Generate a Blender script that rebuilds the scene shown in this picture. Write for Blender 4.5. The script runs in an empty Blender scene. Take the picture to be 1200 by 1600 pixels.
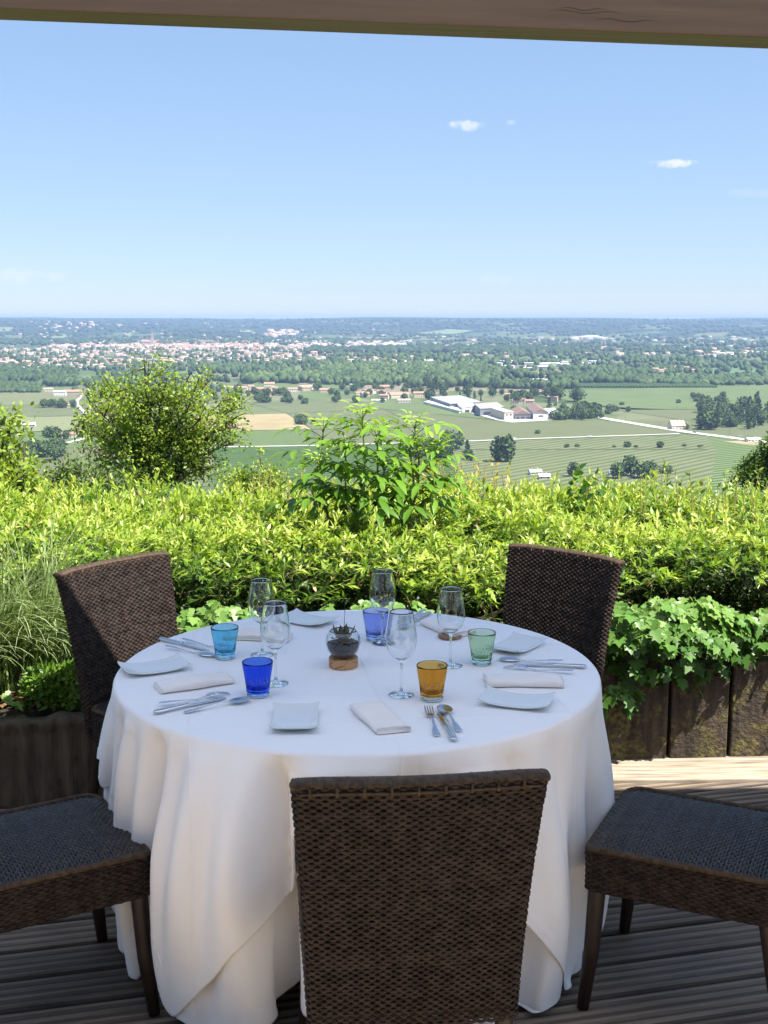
import bpy, math, random, os
import numpy as np
random.seed(7)
rng = np.random.default_rng(11)
R = math.radians
scene = bpy.context.scene
COL = scene.collection

# ---------------------------------------------------------------- materials
def nodes_of(m):
    m.use_nodes = True
    return m.node_tree.nodes, m.node_tree.links

def mat(name, c1, c2=None, rough=.6, scale=5., stretch=(1, 1, 1), bump=0., bscale=None, metal=0., spec=.5,
        detail=6., coords='Object', contrast=(.35, .65), sheen=0., c3=None):
    """Principled surface whose own colour wanders between c1 and c2 with noise"""
    m = bpy.data.materials.new(name); N, L = nodes_of(m)
    b = N['Principled BSDF']
    b.inputs['Roughness'].default_value = rough; b.inputs['Metallic'].default_value = metal
    b.inputs['Specular IOR Level'].default_value = spec
    if sheen: b.inputs['Sheen Weight'].default_value = sheen
    b.inputs['Base Color'].default_value = (*c1, 1)
    if c2 is None and not bump: return m
    tc = N.new('ShaderNodeTexCoord'); mp = N.new('ShaderNodeMapping')
    mp.inputs['Scale'].default_value = stretch
    L.new(tc.outputs[coords], mp.inputs['Vector'])
    if c2 is not None:
        n = N.new('ShaderNodeTexNoise'); n.inputs['Scale'].default_value = scale; n.inputs['Detail'].default_value = detail
        r = N.new('ShaderNodeValToRGB'); r.color_ramp.elements[0].position = contrast[0]; r.color_ramp.elements[1].position = contrast[1]
        r.color_ramp.elements[0].color = (*c1, 1); r.color_ramp.elements[1].color = (*c2, 1)
        if c3 is not None:
            e = r.color_ramp.elements.new(.5*(contrast[0]+contrast[1])); e.color = (*c3, 1)
        L.new(mp.outputs[0], n.inputs['Vector']); L.new(n.outputs['Fac'], r.inputs[0]); L.new(r.outputs[0], b.inputs['Base Color'])
    if bump:
        n2 = N.new('ShaderNodeTexNoise'); n2.inputs['Scale'].default_value = bscale or scale*3; n2.inputs['Detail'].default_value = 6
        bp = N.new('ShaderNodeBump'); bp.inputs['Strength'].default_value = 1; bp.inputs['Distance'].default_value = bump
        L.new(mp.outputs[0], n2.inputs['Vector']); L.new(n2.outputs['Fac'], bp.inputs['Height']); L.new(bp.outputs[0], b.inputs['Normal'])
    return m

def leafmat(name, ramp, rough=.45, trans=.35, spec=.4, tint=(1.25, 1.15, .6)):
    """leaf: colour by the leaf's own 'var' value, thin translucent blade"""
    m = bpy.data.materials.new(name); N, L = nodes_of(m)
    b = N['Principled BSDF']; out = N['Material Output']
    a = N.new('ShaderNodeAttribute'); a.attribute_name = 'var'
    r = N.new('ShaderNodeValToRGB'); el = r.color_ramp.elements
    el[0].position = ramp[0][0]; el[0].color = (*ramp[0][1], 1)
    el[1].position = ramp[-1][0]; el[1].color = (*ramp[-1][1], 1)
    for p, c in ramp[1:-1]:
        e = el.new(p); e.color = (*c, 1)
    L.new(a.outputs['Fac'], r.inputs[0]); L.new(r.outputs[0], b.inputs['Base Color'])
    b.inputs['Roughness'].default_value = rough; b.inputs['Specular IOR Level'].default_value = spec
    t = N.new('ShaderNodeBsdfTranslucent')
    mx = N.new('ShaderNodeMixRGB'); mx.blend_type = 'MULTIPLY'; mx.inputs[0].default_value = 1; mx.inputs[2].default_value = (*tint, 1)
    L.new(r.outputs[0], mx.inputs[1]); L.new(mx.outputs[0], t.inputs['Color'])
    ms = N.new('ShaderNodeMixShader'); ms.inputs[0].default_value = trans
    L.new(b.outputs[0], ms.inputs[1]); L.new(t.outputs[0], ms.inputs[2]); L.new(ms.outputs[0], out.inputs['Surface'])
    return m

def varmat(name, ramp, rough=.8, spec=.2):
    m = bpy.data.materials.new(name); N, L = nodes_of(m)
    b = N['Principled BSDF']
    a = N.new('ShaderNodeAttribute'); a.attribute_name = 'var'
    r = N.new('ShaderNodeValToRGB'); el = r.color_ramp.elements
    el[0].position = ramp[0][0]; el[0].color = (*ramp[0][1], 1)
    el[1].position = ramp[-1][0]; el[1].color = (*ramp[-1][1], 1)
    for p, c in ramp[1:-1]:
        e = el.new(p); e.color = (*c, 1)
    L.new(a.outputs['Fac'], r.inputs[0]); L.new(r.outputs[0], b.inputs['Base Color'])
    b.inputs['Roughness'].default_value = rough; b.inputs['Specular IOR Level'].default_value = spec
    return m

# ---------------------------------------------------------------- objects
def tag(o, label=None, cat=None, group=None, kind=None):
    if label: o['label'] = label
    if cat: o['category'] = cat
    if group: o['group'] = group
    if kind: o['kind'] = kind
    return o

def empty(name, loc=(0, 0, 0), rz=0):
    o = bpy.data.objects.new(name, None); COL.objects.link(o)
    o.location = loc; o.rotation_euler = (0, 0, rz); o.empty_display_size = .1
    return o

def link(name, me, parent=None, loc=None, rot=None):
    o = bpy.data.objects.new(name, me); COL.objects.link(o)
    if parent is not None: o.parent = parent
    if loc is not None: o.location = loc
    if rot is not None: o.rotation_euler = rot
    return o

def mesh_np(name, V, F, mats, parent=None, var=None, smooth=False, midx=None, loc=None, rot=None):
    """V (n,3); F array (m,k) or list of such arrays; var per face"""
    me = bpy.data.meshes.new(name)
    if not isinstance(F, list): F = [F]
    F = [np.asarray(f, dtype=np.int32) for f in F if len(f)]
    V = np.asarray(V, dtype=np.float32)
    loops = np.concatenate([f.ravel() for f in F])
    tot = np.concatenate([np.full(len(f), f.shape[1], np.int32) for f in F])
    st = np.concatenate([[0], np.cumsum(tot)[:-1]]).astype(np.int32)
    me.vertices.add(len(V)); me.vertices.foreach_set('co', V.ravel())
    me.loops.add(len(loops)); me.loops.foreach_set('vertex_index', loops)
    me.polygons.add(len(tot)); me.polygons.foreach_set('loop_start', st); me.polygons.foreach_set('loop_total', tot)
    if midx is not None: me.polygons.foreach_set('material_index', np.asarray(midx, np.int32))
    if smooth: me.polygons.foreach_set('use_smooth', np.ones(len(tot), bool))
    me.update(calc_edges=True)
    if var is not None:
        at = me.attributes.new('var', 'FLOAT', 'FACE'); at.data.foreach_set('value', np.asarray(var, np.float32))
    for m in (mats if isinstance(mats, (list, tuple)) else [mats]): me.materials.append(m)
    return link(name, me, parent, loc, rot)

class MB:
    def __init__(s): s.v = []; s.f = []; s.m = []
    def add(s, vs, fs, mi=0):
        o = len(s.v); s.v += [tuple(v) for v in vs]; s.f += [tuple(i+o for i in f) for f in fs]; s.m += [mi]*len(fs)
    def box(s, x0, x1, y0, y1, z0, z1, mi=0, xf=None):
        vs = [(x, y, z) for z in (z0, z1) for y in (y0, y1) for x in (x0, x1)]
        if xf: vs = [xf(v) for v in vs]
        s.add(vs, [(0, 2, 3, 1), (4, 5, 7, 6), (0, 1, 5, 4), (2, 6, 7, 3), (0, 4, 6, 2), (1, 3, 7, 5)], mi)
    def lathe(s, prof, n=32, c=(0, 0, 0), mi=0, wob=None):
        vs = []
        for k, (r, z) in enumerate(prof):
            for i in range(n):
                a = 2*math.pi*i/n; rr = r*(wob(a, z) if wob else 1)
                vs.append((c[0]+rr*math.cos(a), c[1]+rr*math.sin(a), c[2]+z))
        fs = [(k*n+i, k*n+(i+1) % n, (k+1)*n+(i+1) % n, (k+1)*n+i) for k in range(len(prof)-1) for i in range(n)]
        s.add(vs, fs, mi)
    def tube(s, pts, rad, n=8, mi=0, cap=True, flat=None):
        pts = [np.array(p, float) for p in pts]; vs = []
        rad = rad if isinstance(rad, (list, tuple, np.ndarray)) else [rad]*len(pts)
        up = None
        for i, p in enumerate(pts):
            t = pts[min(i+1, len(pts)-1)]-pts[max(i-1, 0)]; t /= (np.linalg.norm(t)+1e-9)
            if up is None: up = np.array((0, 0, 1.)) if abs(t[2]) < .9 else np.array((1., 0, 0))
            x = np.cross(t, up); x /= np.linalg.norm(x)+1e-9; up = np.cross(x, t)
            for k in range(n):
                a = 2*math.pi*k/n; vs.append(p+rad[i]*(math.cos(a)*x+math.sin(a)*up*(flat or 1)))
        fs = [(i*n+k, i*n+(k+1) % n, (i+1)*n+(k+1) % n, (i+1)*n+k) for i in range(len(pts)-1) for k in range(n)]
        if cap:
            fs.append(tuple(range(n))[::-1]); fs.append(tuple((len(pts)-1)*n+k for k in range(n)))
        s.add(vs, fs, mi)
    def build(s, name, mats, parent=None, smooth=False, loc=None, rot=None, bevel=0, sub=0, auto=None):
        me = bpy.data.meshes.new(name); me.from_pydata(s.v, [], s.f); me.update()
        for m in (mats if isinstance(mats, (list, tuple)) else [mats]): me.materials.append(m)
        me.polygons.foreach_set('material_index', s.m)
        if smooth: me.polygons.foreach_set('use_smooth', [True]*len(s.f))
        o = link(name, me, parent, loc, rot)
        if bevel:
            md = o.modifiers.new('bevel', 'BEVEL'); md.width = bevel; md.segments = 2; md.limit_method = 'ANGLE'
        if sub:
            md = o.modifiers.new('subsurf', 'SUBSURF'); md.levels = sub; md.render_levels = sub
        return o

def copy_tree(o, parent=None):
    c = o.copy(); COL.objects.link(c)
    if parent is not None: c.parent = parent
    for ch in list(o.children): copy_tree(ch, c)
    return c

# ---------------------------------------------------------------- camera geometry (also used to survey positions on the ground)
F_PX = 1850.; PITCH = math.atan(304/F_PX); CH = 1.75
def ray(x, y):
    u = (x-600)/F_PX; v = (800-y)/F_PX; c, s = math.cos(PITCH), math.sin(PITCH)
    return (u, c+v*s, v*c-s)
def onz(x, y, z):
    d = ray(x, y); t = (z-CH)/d[2]; return (d[0]*t, d[1]*t, z)
def ony(x, y, Y):
    d = ray(x, y); t = Y/d[1]; return (d[0]*t, Y, CH+d[2]*t)

cam = bpy.data.objects.new('camera', bpy.data.cameras.new('camera')); COL.objects.link(cam)
cam.location = (0, 0, CH); cam.rotation_euler = (math.pi/2-PITCH, 0, 0)
cam.data.sensor_fit = 'VERTICAL'; cam.data.sensor_height = 24; cam.data.lens = 24*F_PX/1600
cam.data.clip_start = .05; cam.data.clip_end = 60000
scene.camera = cam

# ---------------------------------------------------------------- light
SUN = np.array((.45, -.245, .86)); SUN /= np.linalg.norm(SUN)
EL = math.asin(SUN[2]); AZ = math.atan2(SUN[0], SUN[1])      # azimuth clockwise from +Y
world = bpy.data.worlds.new('World'); scene.world = world; world.use_nodes = True
WN, WL = world.node_tree.nodes, world.node_tree.links
SK = 1.22; bg = WN['Background']; sky = WN.new('ShaderNodeTexSky'); sky.sky_type = 'NISHITA'; sky.sun_disc = False
sky.sun_elevation = EL; sky.sun_rotation = AZ; sky.altitude = 150; sky.air_density = 1.0; sky.dust_density = 0; sky.ozone_density = 6
bg.inputs['Strength'].default_value = .12
# thin fair-weather clouds in the sky: soft white patches at fixed directions
tcw = WN.new('ShaderNodeTexCoord')
wn = WN.new('ShaderNodeTexNoise'); wn.inputs['Scale'].default_value = 70; wn.inputs['Detail'].default_value = 7; wn.inputs['Roughness'].default_value = .62
WL.new(tcw.outputs['Generated'], wn.inputs['Vector'])
gm_ = WN.new('ShaderNodeGamma'); gm_.inputs[1].default_value = .5; WL.new(sky.outputs[0], gm_.inputs[0])
tn_ = WN.new('ShaderNodeMixRGB'); tn_.blend_type = 'MULTIPLY'; tn_.inputs[0].default_value = 1; tn_.inputs[2].default_value = (SK*.71, SK*.82, SK*1.0, 1); WL.new(gm_.outputs[0], tn_.inputs[1])
last = tn_.outputs[0]
for (px, py, w, h, s) in [(727, 194, 30, 10, .55), (1052, 254, 42, 10, .75), (800, 190, 9, 5, .25), (40, 428, 60, 18, .22), (775, 435, 35, 14, .12), (1180, 300, 60, 10, .1)]:
    d = np.array(ray(px, py)); d /= np.linalg.norm(d)
    sx = np.array((1, 0, 0.)); sx -= d*d.dot(sx); sx /= np.linalg.norm(sx); sy = np.cross(sx, d)
    def dot(vec, k):
        a = WN.new('ShaderNodeVectorMath'); a.operation = 'DOT_PRODUCT'; a.inputs[1].default_value = tuple(vec*k); WL.new(tcw.outputs['Generated'], a.inputs[0]); return a.outputs['Value']
    def m_(op, a, b):
        n = WN.new('ShaderNodeMath'); n.operation = op
        for i, q in enumerate((a, b)):
            if isinstance(q, (int, float)): n.inputs[i].default_value = q
            else: WL.new(q, n.inputs[i])
        return n.outputs[0]
    gx = dot(sx, F_PX/w); gy = dot(sy, F_PX/h)
    gy2 = m_('MULTIPLY', gy, m_('ADD', 1.0, m_('MULTIPLY', m_('GREATER_THAN', gy, 0), .7)))
    rad = m_('ADD', m_('POWER', m_('ABSOLUTE', gx, 0), 2), m_('POWER', m_('ABSOLUTE', gy2, 0), 2))
    rad = m_('ADD', rad, m_('MULTIPLY', m_('SUBTRACT', wn.outputs['Fac'], .5), 4.2))
    mr = WN.new('ShaderNodeMapRange'); mr.interpolation_type = 'SMOOTHSTEP'
    mr.inputs['From Min'].default_value = 1.0; mr.inputs['From Max'].default_value = -.1; mr.inputs['To Min'].default_value = 0; mr.inputs['To Max'].default_value = s
    WL.new(rad, mr.inputs['Value'])
    front = m_('GREATER_THAN', dot(d, 1), .5)
    mx = WN.new('ShaderNodeMixRGB'); mx.inputs[2].default_value = (3.25, 3.3, 3.4, 1)
    WL.new(m_('MULTIPLY', mr.outputs[0], front), mx.inputs[0]); WL.new(last, mx.inputs[1]); last = mx.outputs[0]
WL.new(last, bg.inputs['Color'])
sl = bpy.data.lights.new('sun', 'SUN'); sl.energy = 4.6; sl.angle = R(.53); sl.color = (1, .95, .87)
so = bpy.data.objects.new('sun', sl); COL.objects.link(so)
so.rotation_euler = (math.pi/2-EL, 0, math.pi-AZ)
vs = scene.view_settings; vs.view_transform = 'Standard'; vs.look = 'None'; vs.gamma = 1; vs.exposure = 1.45
scene.cycles.use_denoising = True
scene.cycles.volume_bounces = 0
# ================================================================ TERRACE
DA = R(13.5)                      # deck boards run at this angle
KA = R(3.5)                       # kerb, planters
M_deck = bpy.data.materials.new('deck_wood'); N, L = nodes_of(M_deck); b = N['Principled BSDF']; b.inputs['Roughness'].default_value = .6; b.inputs['Specular IOR Level'].default_value = .35
at_ = N.new('ShaderNodeAttribute'); at_.attribute_name = 'var'; tc = N.new('ShaderNodeTexCoord'); mp = N.new('ShaderNodeMapping'); mp.inputs['Scale'].default_value = (1.3, 22, 4); L.new(tc.outputs['Object'], mp.inputs['Vector'])
n1 = N.new('ShaderNodeTexNoise'); n1.inputs['Scale'].default_value = 3; n1.inputs['Detail'].default_value = 9; n1.inputs['Roughness'].default_value = .65; L.new(mp.outputs[0], n1.inputs['Vector'])
n2 = N.new('ShaderNodeTexNoise'); n2.inputs['Scale'].default_value = 2.2; n2.inputs['Detail'].default_value = 5; L.new(tc.outputs['Object'], n2.inputs['Vector'])
ma = N.new('ShaderNodeMath'); ma.operation = 'MULTIPLY_ADD'; ma.inputs[1].default_value = .9; L.new(n1.outputs['Fac'], ma.inputs[0]); L.new(at_.outputs['Fac'], ma.inputs[2])
mb = N.new('ShaderNodeMath'); mb.operation = 'MULTIPLY_ADD'; mb.inputs[1].default_value = .5; L.new(n2.outputs['Fac'], mb.inputs[0]); L.new(ma.outputs[0], mb.inputs[2])
r1 = N.new('ShaderNodeValToRGB'); r1.color_ramp.elements[0].position = .0; r1.color_ramp.elements[0].color = (.026, .020, .016, 1); r1.color_ramp.elements[1].position = 1.; r1.color_ramp.elements[1].color = (.33, .26, .19, 1); e = r1.color_ramp.elements.new(.5); e.color = (.13, .098, .070, 1)
mc = N.new('ShaderNodeMath'); mc.operation = 'SUBTRACT'; mc.inputs[1].default_value = .55; L.new(mb.outputs[0], mc.inputs[0]); L.new(mc.outputs[0], r1.inputs[0]); L.new(r1.outputs[0], b.inputs['Base Color'])
bp = N.new('ShaderNodeBump'); bp.inputs['Distance'].default_value = .0015; L.new(n1.outputs['Fac'], bp.inputs['Height']); L.new(bp.outputs[0], b.inputs['Normal'])
M_edge = mat('edge_wood', (.16, .125, .09), (.50, .42, .32), rough=.8, scale=3, stretch=(1.5, 16, 6), bump=.002, bscale=10, detail=8, contrast=(.3, .75))
# --- decking: one floor of grooved boards (real ridges)
bw = .142; gap = .006; ys = []
prof = []
K = 18
for i in range(K+1):
    t = i/K
    e = min(t, 1-t)*bw
    z = -.0055*(.5+.5*math.cos(2*math.pi*t*4))
    if e < .004: z -= .004
    prof.append((t*bw, z))
V = []; Fq = []; dvar = []; nb = 56; x0, x1 = -6., 6.5; nx = 2
for b in range(nb):
    yb = -3.2+b*(bw+gap); dz = rng.normal(0, .0012)
    base = len(V)
    pr_ = [(0, -.025)]+prof+[(bw, -.025)]
    jx = x0+rng.uniform(0.6, 5.4)
    for (xa, xb) in ((x0, jx-.002), (jx+.002, x1)):
        o = len(V)
        for (py, pz) in pr_:
            V.append((xa, yb+py, pz+dz)); V.append((xb, yb+py, pz+dz))
        n = len(pr_)
        tone = rng.uniform(-.16, .16)
        for k in range(n-1):
            Fq.append((o+2*k, o+2*k+1, o+2*k+3, o+2*k+2)); dvar.append(float(np.clip(.62+tone+(pr_[k][1]+pr_[k+1][1])*.5*95, 0, 1)))
        for k in (0, 1):
            pass
V = np.array(V)
# clip: keep the floor in front of the edge board
c, s = math.cos(DA), math.sin(DA)
deck = mesh_np('deck', V, np.array(Fq), M_deck, var=dvar, smooth=False, rot=(0, 0, DA), loc=(.1, .55, 0))
tag(deck, kind='structure')
# cut at the kerb line with a bisect so nothing runs under the planters
import bmesh
def kerb_y(x): return 4.262+.022*(x)
bm = bmesh.new(); bm.from_mesh(deck.data)
Mw = deck.matrix_basis.copy(); bm.transform(Mw)
bmesh.ops.bisect_plane(bm, geom=bm.verts[:]+bm.edges[:]+bm.faces[:], plane_co=(0, kerb_y(0), 0), plane_no=(-.022, 1, 0), clear_outer=True)
bm.transform(Mw.inverted()); bm.to_mesh(deck.data); bm.free()
# ground under the deck
m = MB(); m.box(-7, 8, -4, 7.2, -.35, -.06); g0 = m.build('soil', mat('soil_dark', (.03, .024, .018), (.06, .045, .03), rough=.95, scale=20, bump=.01)); tag(g0, kind='structure')

# edge board along the planters
def edge_xf(v):
    x, y, z = v; return (x, kerb_y(x)+y, z)
m = MB(); m.box(-3.2, 3.4, .004, .27, -.03, .012, xf=edge_xf); me_ = m.build('edge_board', M_edge, bevel=.004)
tag(me_, 'pale weathered board laid flat along the foot of the planters', 'edge board')

# wooden planter on the right: upright sleepers, mossy
M_sleeper = bpy.data.materials.new('mossy_sleeper'); N, L = nodes_of(M_sleeper); b = N['Principled BSDF']; b.inputs['Roughness'].default_value = .9
tc = N.new('ShaderNodeTexCoord'); mp = N.new('ShaderNodeMapping'); mp.inputs['Scale'].default_value = (14, 14, 1.6); L.new(tc.outputs['Object'], mp.inputs['Vector'])
n1 = N.new('ShaderNodeTexNoise'); n1.inputs['Scale'].default_value = 3; n1.inputs['Detail'].default_value = 8; L.new(mp.outputs[0], n1.inputs['Vector'])
r1 = N.new('ShaderNodeValToRGB'); r1.color_ramp.elements[0].position = .3; r1.color_ramp.elements[0].color = (.014, .010, .007, 1); r1.color_ramp.elements[1].position = .7; r1.color_ramp.elements[1].color = (.075, .054, .036, 1); L.new(n1.outputs['Fac'], r1.inputs[0])
n2 = N.new('ShaderNodeTexNoise'); n2.inputs['Scale'].default_value = 9; n2.inputs['Detail'].default_value = 8; n2.inputs['Roughness'].default_value = .7; L.new(tc.outputs['Object'], n2.inputs['Vector'])
r2 = N.new('ShaderNodeValToRGB'); r2.color_ramp.elements[0].position = .50; r2.color_ramp.elements[1].position = .60; L.new(n2.outputs['Fac'], r2.inputs[0])
n3 = N.new('ShaderNodeTexNoise'); n3.inputs['Scale'].default_value = 60; n3.inputs['Detail'].default_value = 5; L.new(tc.outputs['Object'], n3.inputs['Vector'])
r3 = N.new('ShaderNodeValToRGB'); r3.color_ramp.elements[0].position = .35; r3.color_ramp.elements[0].color = (.035, .030, .010, 1); r3.color_ramp.elements[1].position = .65; r3.color_ramp.elements[1].color = (.15, .125, .042, 1); L.new(n3.outputs['Fac'], r3.inputs[0])
mx = N.new('ShaderNodeMixRGB'); L.new(r2.outputs[0], mx.inputs[0]); L.new(r1.outputs[0], mx.inputs[1]); L.new(r3.outputs[0], mx.inputs[2]); L.new(mx.outputs[0], b.inputs['Base Color'])
bp = N.new('ShaderNodeBump'); bp.inputs['Distance'].default_value = .01; L.new(n3.outputs['Fac'], bp.inputs['Height']); L.new(bp.outputs[0], b.inputs['Normal'])
wp = tag(empty('wooden_planter', (0, 4.43, 0), KA), 'dark mossy planter of upright wooden sleepers under the hedge', 'planter')
xs = -.55; k = 0
rs = random.Random(3)
while xs < 3.4:
    w = rs.choice([.23, .245, .26, .30])
    m = MB(); yy = rs.uniform(-.014, .014); m.box(xs+.004, xs+w-rs.choice([.003, .005, .010]), yy, yy+.09, .0, .41+rs.uniform(-.02, .015))
    o = m.build('sleeper', M_sleeper, wp, bevel=.006); xs += w
m = MB(); m.box(-.52, 3.35, .10, .14, .0, .34); m.build('backing', mat('backing', (.02, .015, .01)), wp)
# concrete trough at the left
M_conc = mat('rough_concrete', (.045, .033, .022), (.11, .082, .055), rough=.95, scale=9, stretch=(3, 3, .6), bump=.012, bscale=16, detail=9, contrast=(.3, .72))
ct = tag(empty('concrete_planter', (0, 4.13, 0), R(5)), 'rough brown ribbed concrete planter at the left under the grass', 'planter')
m = MB(); nxx = 150; nz_ = 24; vs_ = []; X0, X1 = -2.6, -.62
for j in range(nz_+1):
    for i in range(nxx+1):
        x = X0+(X1-X0)*i/nxx; z = .335*j/nz_
        y = .006*math.sin(x*95+1.2*math.sin(x*13))+.012*math.sin(z*9+x*3)+rng.normal(0, .0016)-.02*math.exp(-((z-.33)/.03)**2)
        vs_.append((x, y+.03, z+(.008*math.sin(x*21)+.005*math.sin(x*47) if j == nz_ else 0)))
fs_ = [(j*(nxx+1)+i, j*(nxx+1)+i+1, (j+1)*(nxx+1)+i+1, (j+1)*(nxx+1)+i) for j in range(nz_) for i in range(nxx)]
m.add(vs_, fs_)
top = nz_*(nxx+1); ex = [(vs_[top+i][0], vs_[top+i][1]+.07, vs_[top+i][2]+.002) for i in range(nxx+1)]
o_ = len(m.v); m.v += ex; m.f += [(top+i, top+i+1, o_+i+1, o_+i) for i in range(nxx)]; m.m += [0]*nxx
ex2 = [(p[0], p[1], .0) for p in ex]; o2 = len(m.v); m.v += ex2; m.f += [(o_+i, o_+i+1, o2+i+1, o2+i) for i in range(nxx)]; m.m += [0]*nxx
endr = [top-(nxx+1)*k_+nxx for k_ in range(0, nz_+1)]
m.build('trough_wall', M_conc, ct, smooth=True)
m = MB(); m.box(X1-.0, X1+.06, .035, .32, 0, .33); m.build('end_wall', M_conc, ct)
m = MB(); m.box(X0, X1, .10, .35, 0, .27); m.build('earth', g0.data.materials[0], ct)
# planting earth (one bed behind both planters, sloping away at the back)
nb_ = 60; vs_ = []; 
for j in range(30):
    for i in range(nb_):
        x = -5+11*i/(nb_-1); y = 4.56+.022*x+2.9*j/29
        vs_.append((x, y, .28+.03*math.sin(x*7)*math.sin(y*9)-(max(0, y-6.3)*.5)))
fs_ = [(j*nb_+i, j*nb_+i+1, (j+1)*nb_+i+1, (j+1)*nb_+i) for j in range(29) for i in range(nb_-1)]
bed = mesh_np('planting_bed', np.array(vs_), np.array(fs_), mat('bed_earth', (.03, .022, .014), (.09, .065, .04), rough=.95, scale=22, bump=.02), smooth=True); tag(bed, kind='structure')

# --- roof over the terrace: front beam and added fill-light canvas
M_beam = mat('brown_beam', (.095, .062, .038), (.125, .083, .052), rough=.45, scale=4, stretch=(.5, 9, 9), bump=.0008, bscale=8, detail=7)
rf = tag(empty('terrace_roof', (0, 3.37, 2.505), R(2.2)), 'brown painted roof beam running across the top above the terrace', 'roof')
rf.rotation_euler = (0, R(1.55), R(2.2))
m = MB(); m.box(-6, 7, -.13, 0, 0, .26)
m.build('beam', M_beam, rf, bevel=.004)
# drying cracks in the beam: thin dark splits cut as grooves
m = MB()
for (xa, xb, yy, zz) in ((-.9, .55, -.02, 0), (.25, 1.3, -.045, 0), (-.1, .38, -.085, 0)):
    n = 26; P_ = [(xa+(xb-xa)*i/n, yy+.004*math.sin(i*.9)+.0015*math.sin(i*2.3), .0) for i in range(n+1)]
    for i in range(n):
        w0 = .0004*math.sin(math.pi*(i)/n)+.0002; w1 = .0004*math.sin(math.pi*(i+1)/n)+.0002
        a, b_ = P_[i], P_[i+1]
        m.add([(a[0], a[1]-w0, -.002), (b_[0], b_[1]-w1, -.002), (b_[0], b_[1]+w1, -.002), (a[0], a[1]+w0, -.002)], [(0, 1, 2, 3)])
for (xa, xb, zz) in ((.42, .62, .045), (.45, .58, .052), (.55, .72, .028), (.2, .5, .085)):
    n = 20
    for i in range(n):
        x_a = xa+(xb-xa)*i/n; x_b = xa+(xb-xa)*(i+1)/n
        w0 = .0004*math.sin(math.pi*i/n)+.0002; w1 = .0004*math.sin(math.pi*(i+1)/n)+.0002; q = .003*math.sin(i*.5)
        m.add([(x_a, -.132, zz+q-w0), (x_b, -.132, zz+q-w1), (x_b, -.132, zz+q+w1), (x_a, -.132, zz+q+w0)], [(0, 1, 2, 3)])
m.build('crack', mat('crack_dark', (.02, .012, .008), rough=.9), rf)
# added canvas, unseen behind the beam, passes soft fill light to the table
M_fill_canvas = bpy.data.materials.new('fill_canvas_cloth'); N, L = nodes_of(M_fill_canvas); b = N['Principled BSDF']; b.inputs['Base Color'].default_value = (.80, .82, .85, 1); b.inputs['Roughness'].default_value = .9
tr_ = N.new('ShaderNodeBsdfTranslucent'); tr_.inputs['Color'].default_value = (.50, .57, .72, 1); ms_ = N.new('ShaderNodeMixShader'); ms_.inputs[0].default_value = .42
L.new(b.outputs[0], ms_.inputs[1]); L.new(tr_.outputs[0], ms_.inputs[2]); L.new(ms_.outputs[0], N['Material Output'].inputs['Surface'])
m = MB(); nx_ = 60
m.add([(-6+13*i/nx_, yy, .264-.03*math.sin(math.pi*q)) for q, yy in [(k/6, -.135-1.8*k/6) for k in range(7)] for i in range(nx_+1)], [(j*(nx_+1)+i, j*(nx_+1)+i+1, (j+1)*(nx_+1)+i+1, (j+1)*(nx_+1)+i) for j in range(6) for i in range(nx_)])
m.build('fill_canvas', M_fill_canvas, rf, smooth=True)

# unseen pale paving added behind the boards to bounce sunlight under the roof
pv = MB()
for i in range(26):
    for j in range(11): pv.box(-6.5+i*.5+.25*(j % 2), -6.5+i*.5+.25*(j % 2)+.494, -3.4+j*.5, -3.4+j*.5+.494, -.05, .012)
pav = pv.build('bounce_paving', mat('bounce_stone', (.36, .28, .19), (.43, .34, .235), rough=.85, scale=5, bump=.002, bscale=60)); tag(pav, kind='structure')
# unseen wall with doors, added to block blue sky and bounce warm light
M_bounce = mat('bounce_plaster', (.60, .48, .34), (.70, .57, .42), rough=.9, scale=3, bump=.002, bscale=50)
rw_ = tag(empty('bounce_wall', (0, -3.45, 0)), 'unseen plastered wall added behind the terrace for warm bounce light', 'added wall')
m = MB(); X_d = [-6.5, -3.2, -1.6, 1.6, 3.2, 6.5]
for a_, b_ in ((X_d[0], X_d[1]), (X_d[2], X_d[3]), (X_d[4], X_d[5])): m.box(a_, b_, -.3, 0, 0, 2.2)
m.box(X_d[0], X_d[5], -.3, 0, 2.2, 4.2); m.build('wall', M_bounce, rw_)
for a_ in (-3.2, 1.6):
    m = MB(); m.box(a_, a_+1.6, -.2, -.15, 0, 2.2); dr = m.build('door', mat('added_door', (.08, .05, .03), rough=.5), rw_)
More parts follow.
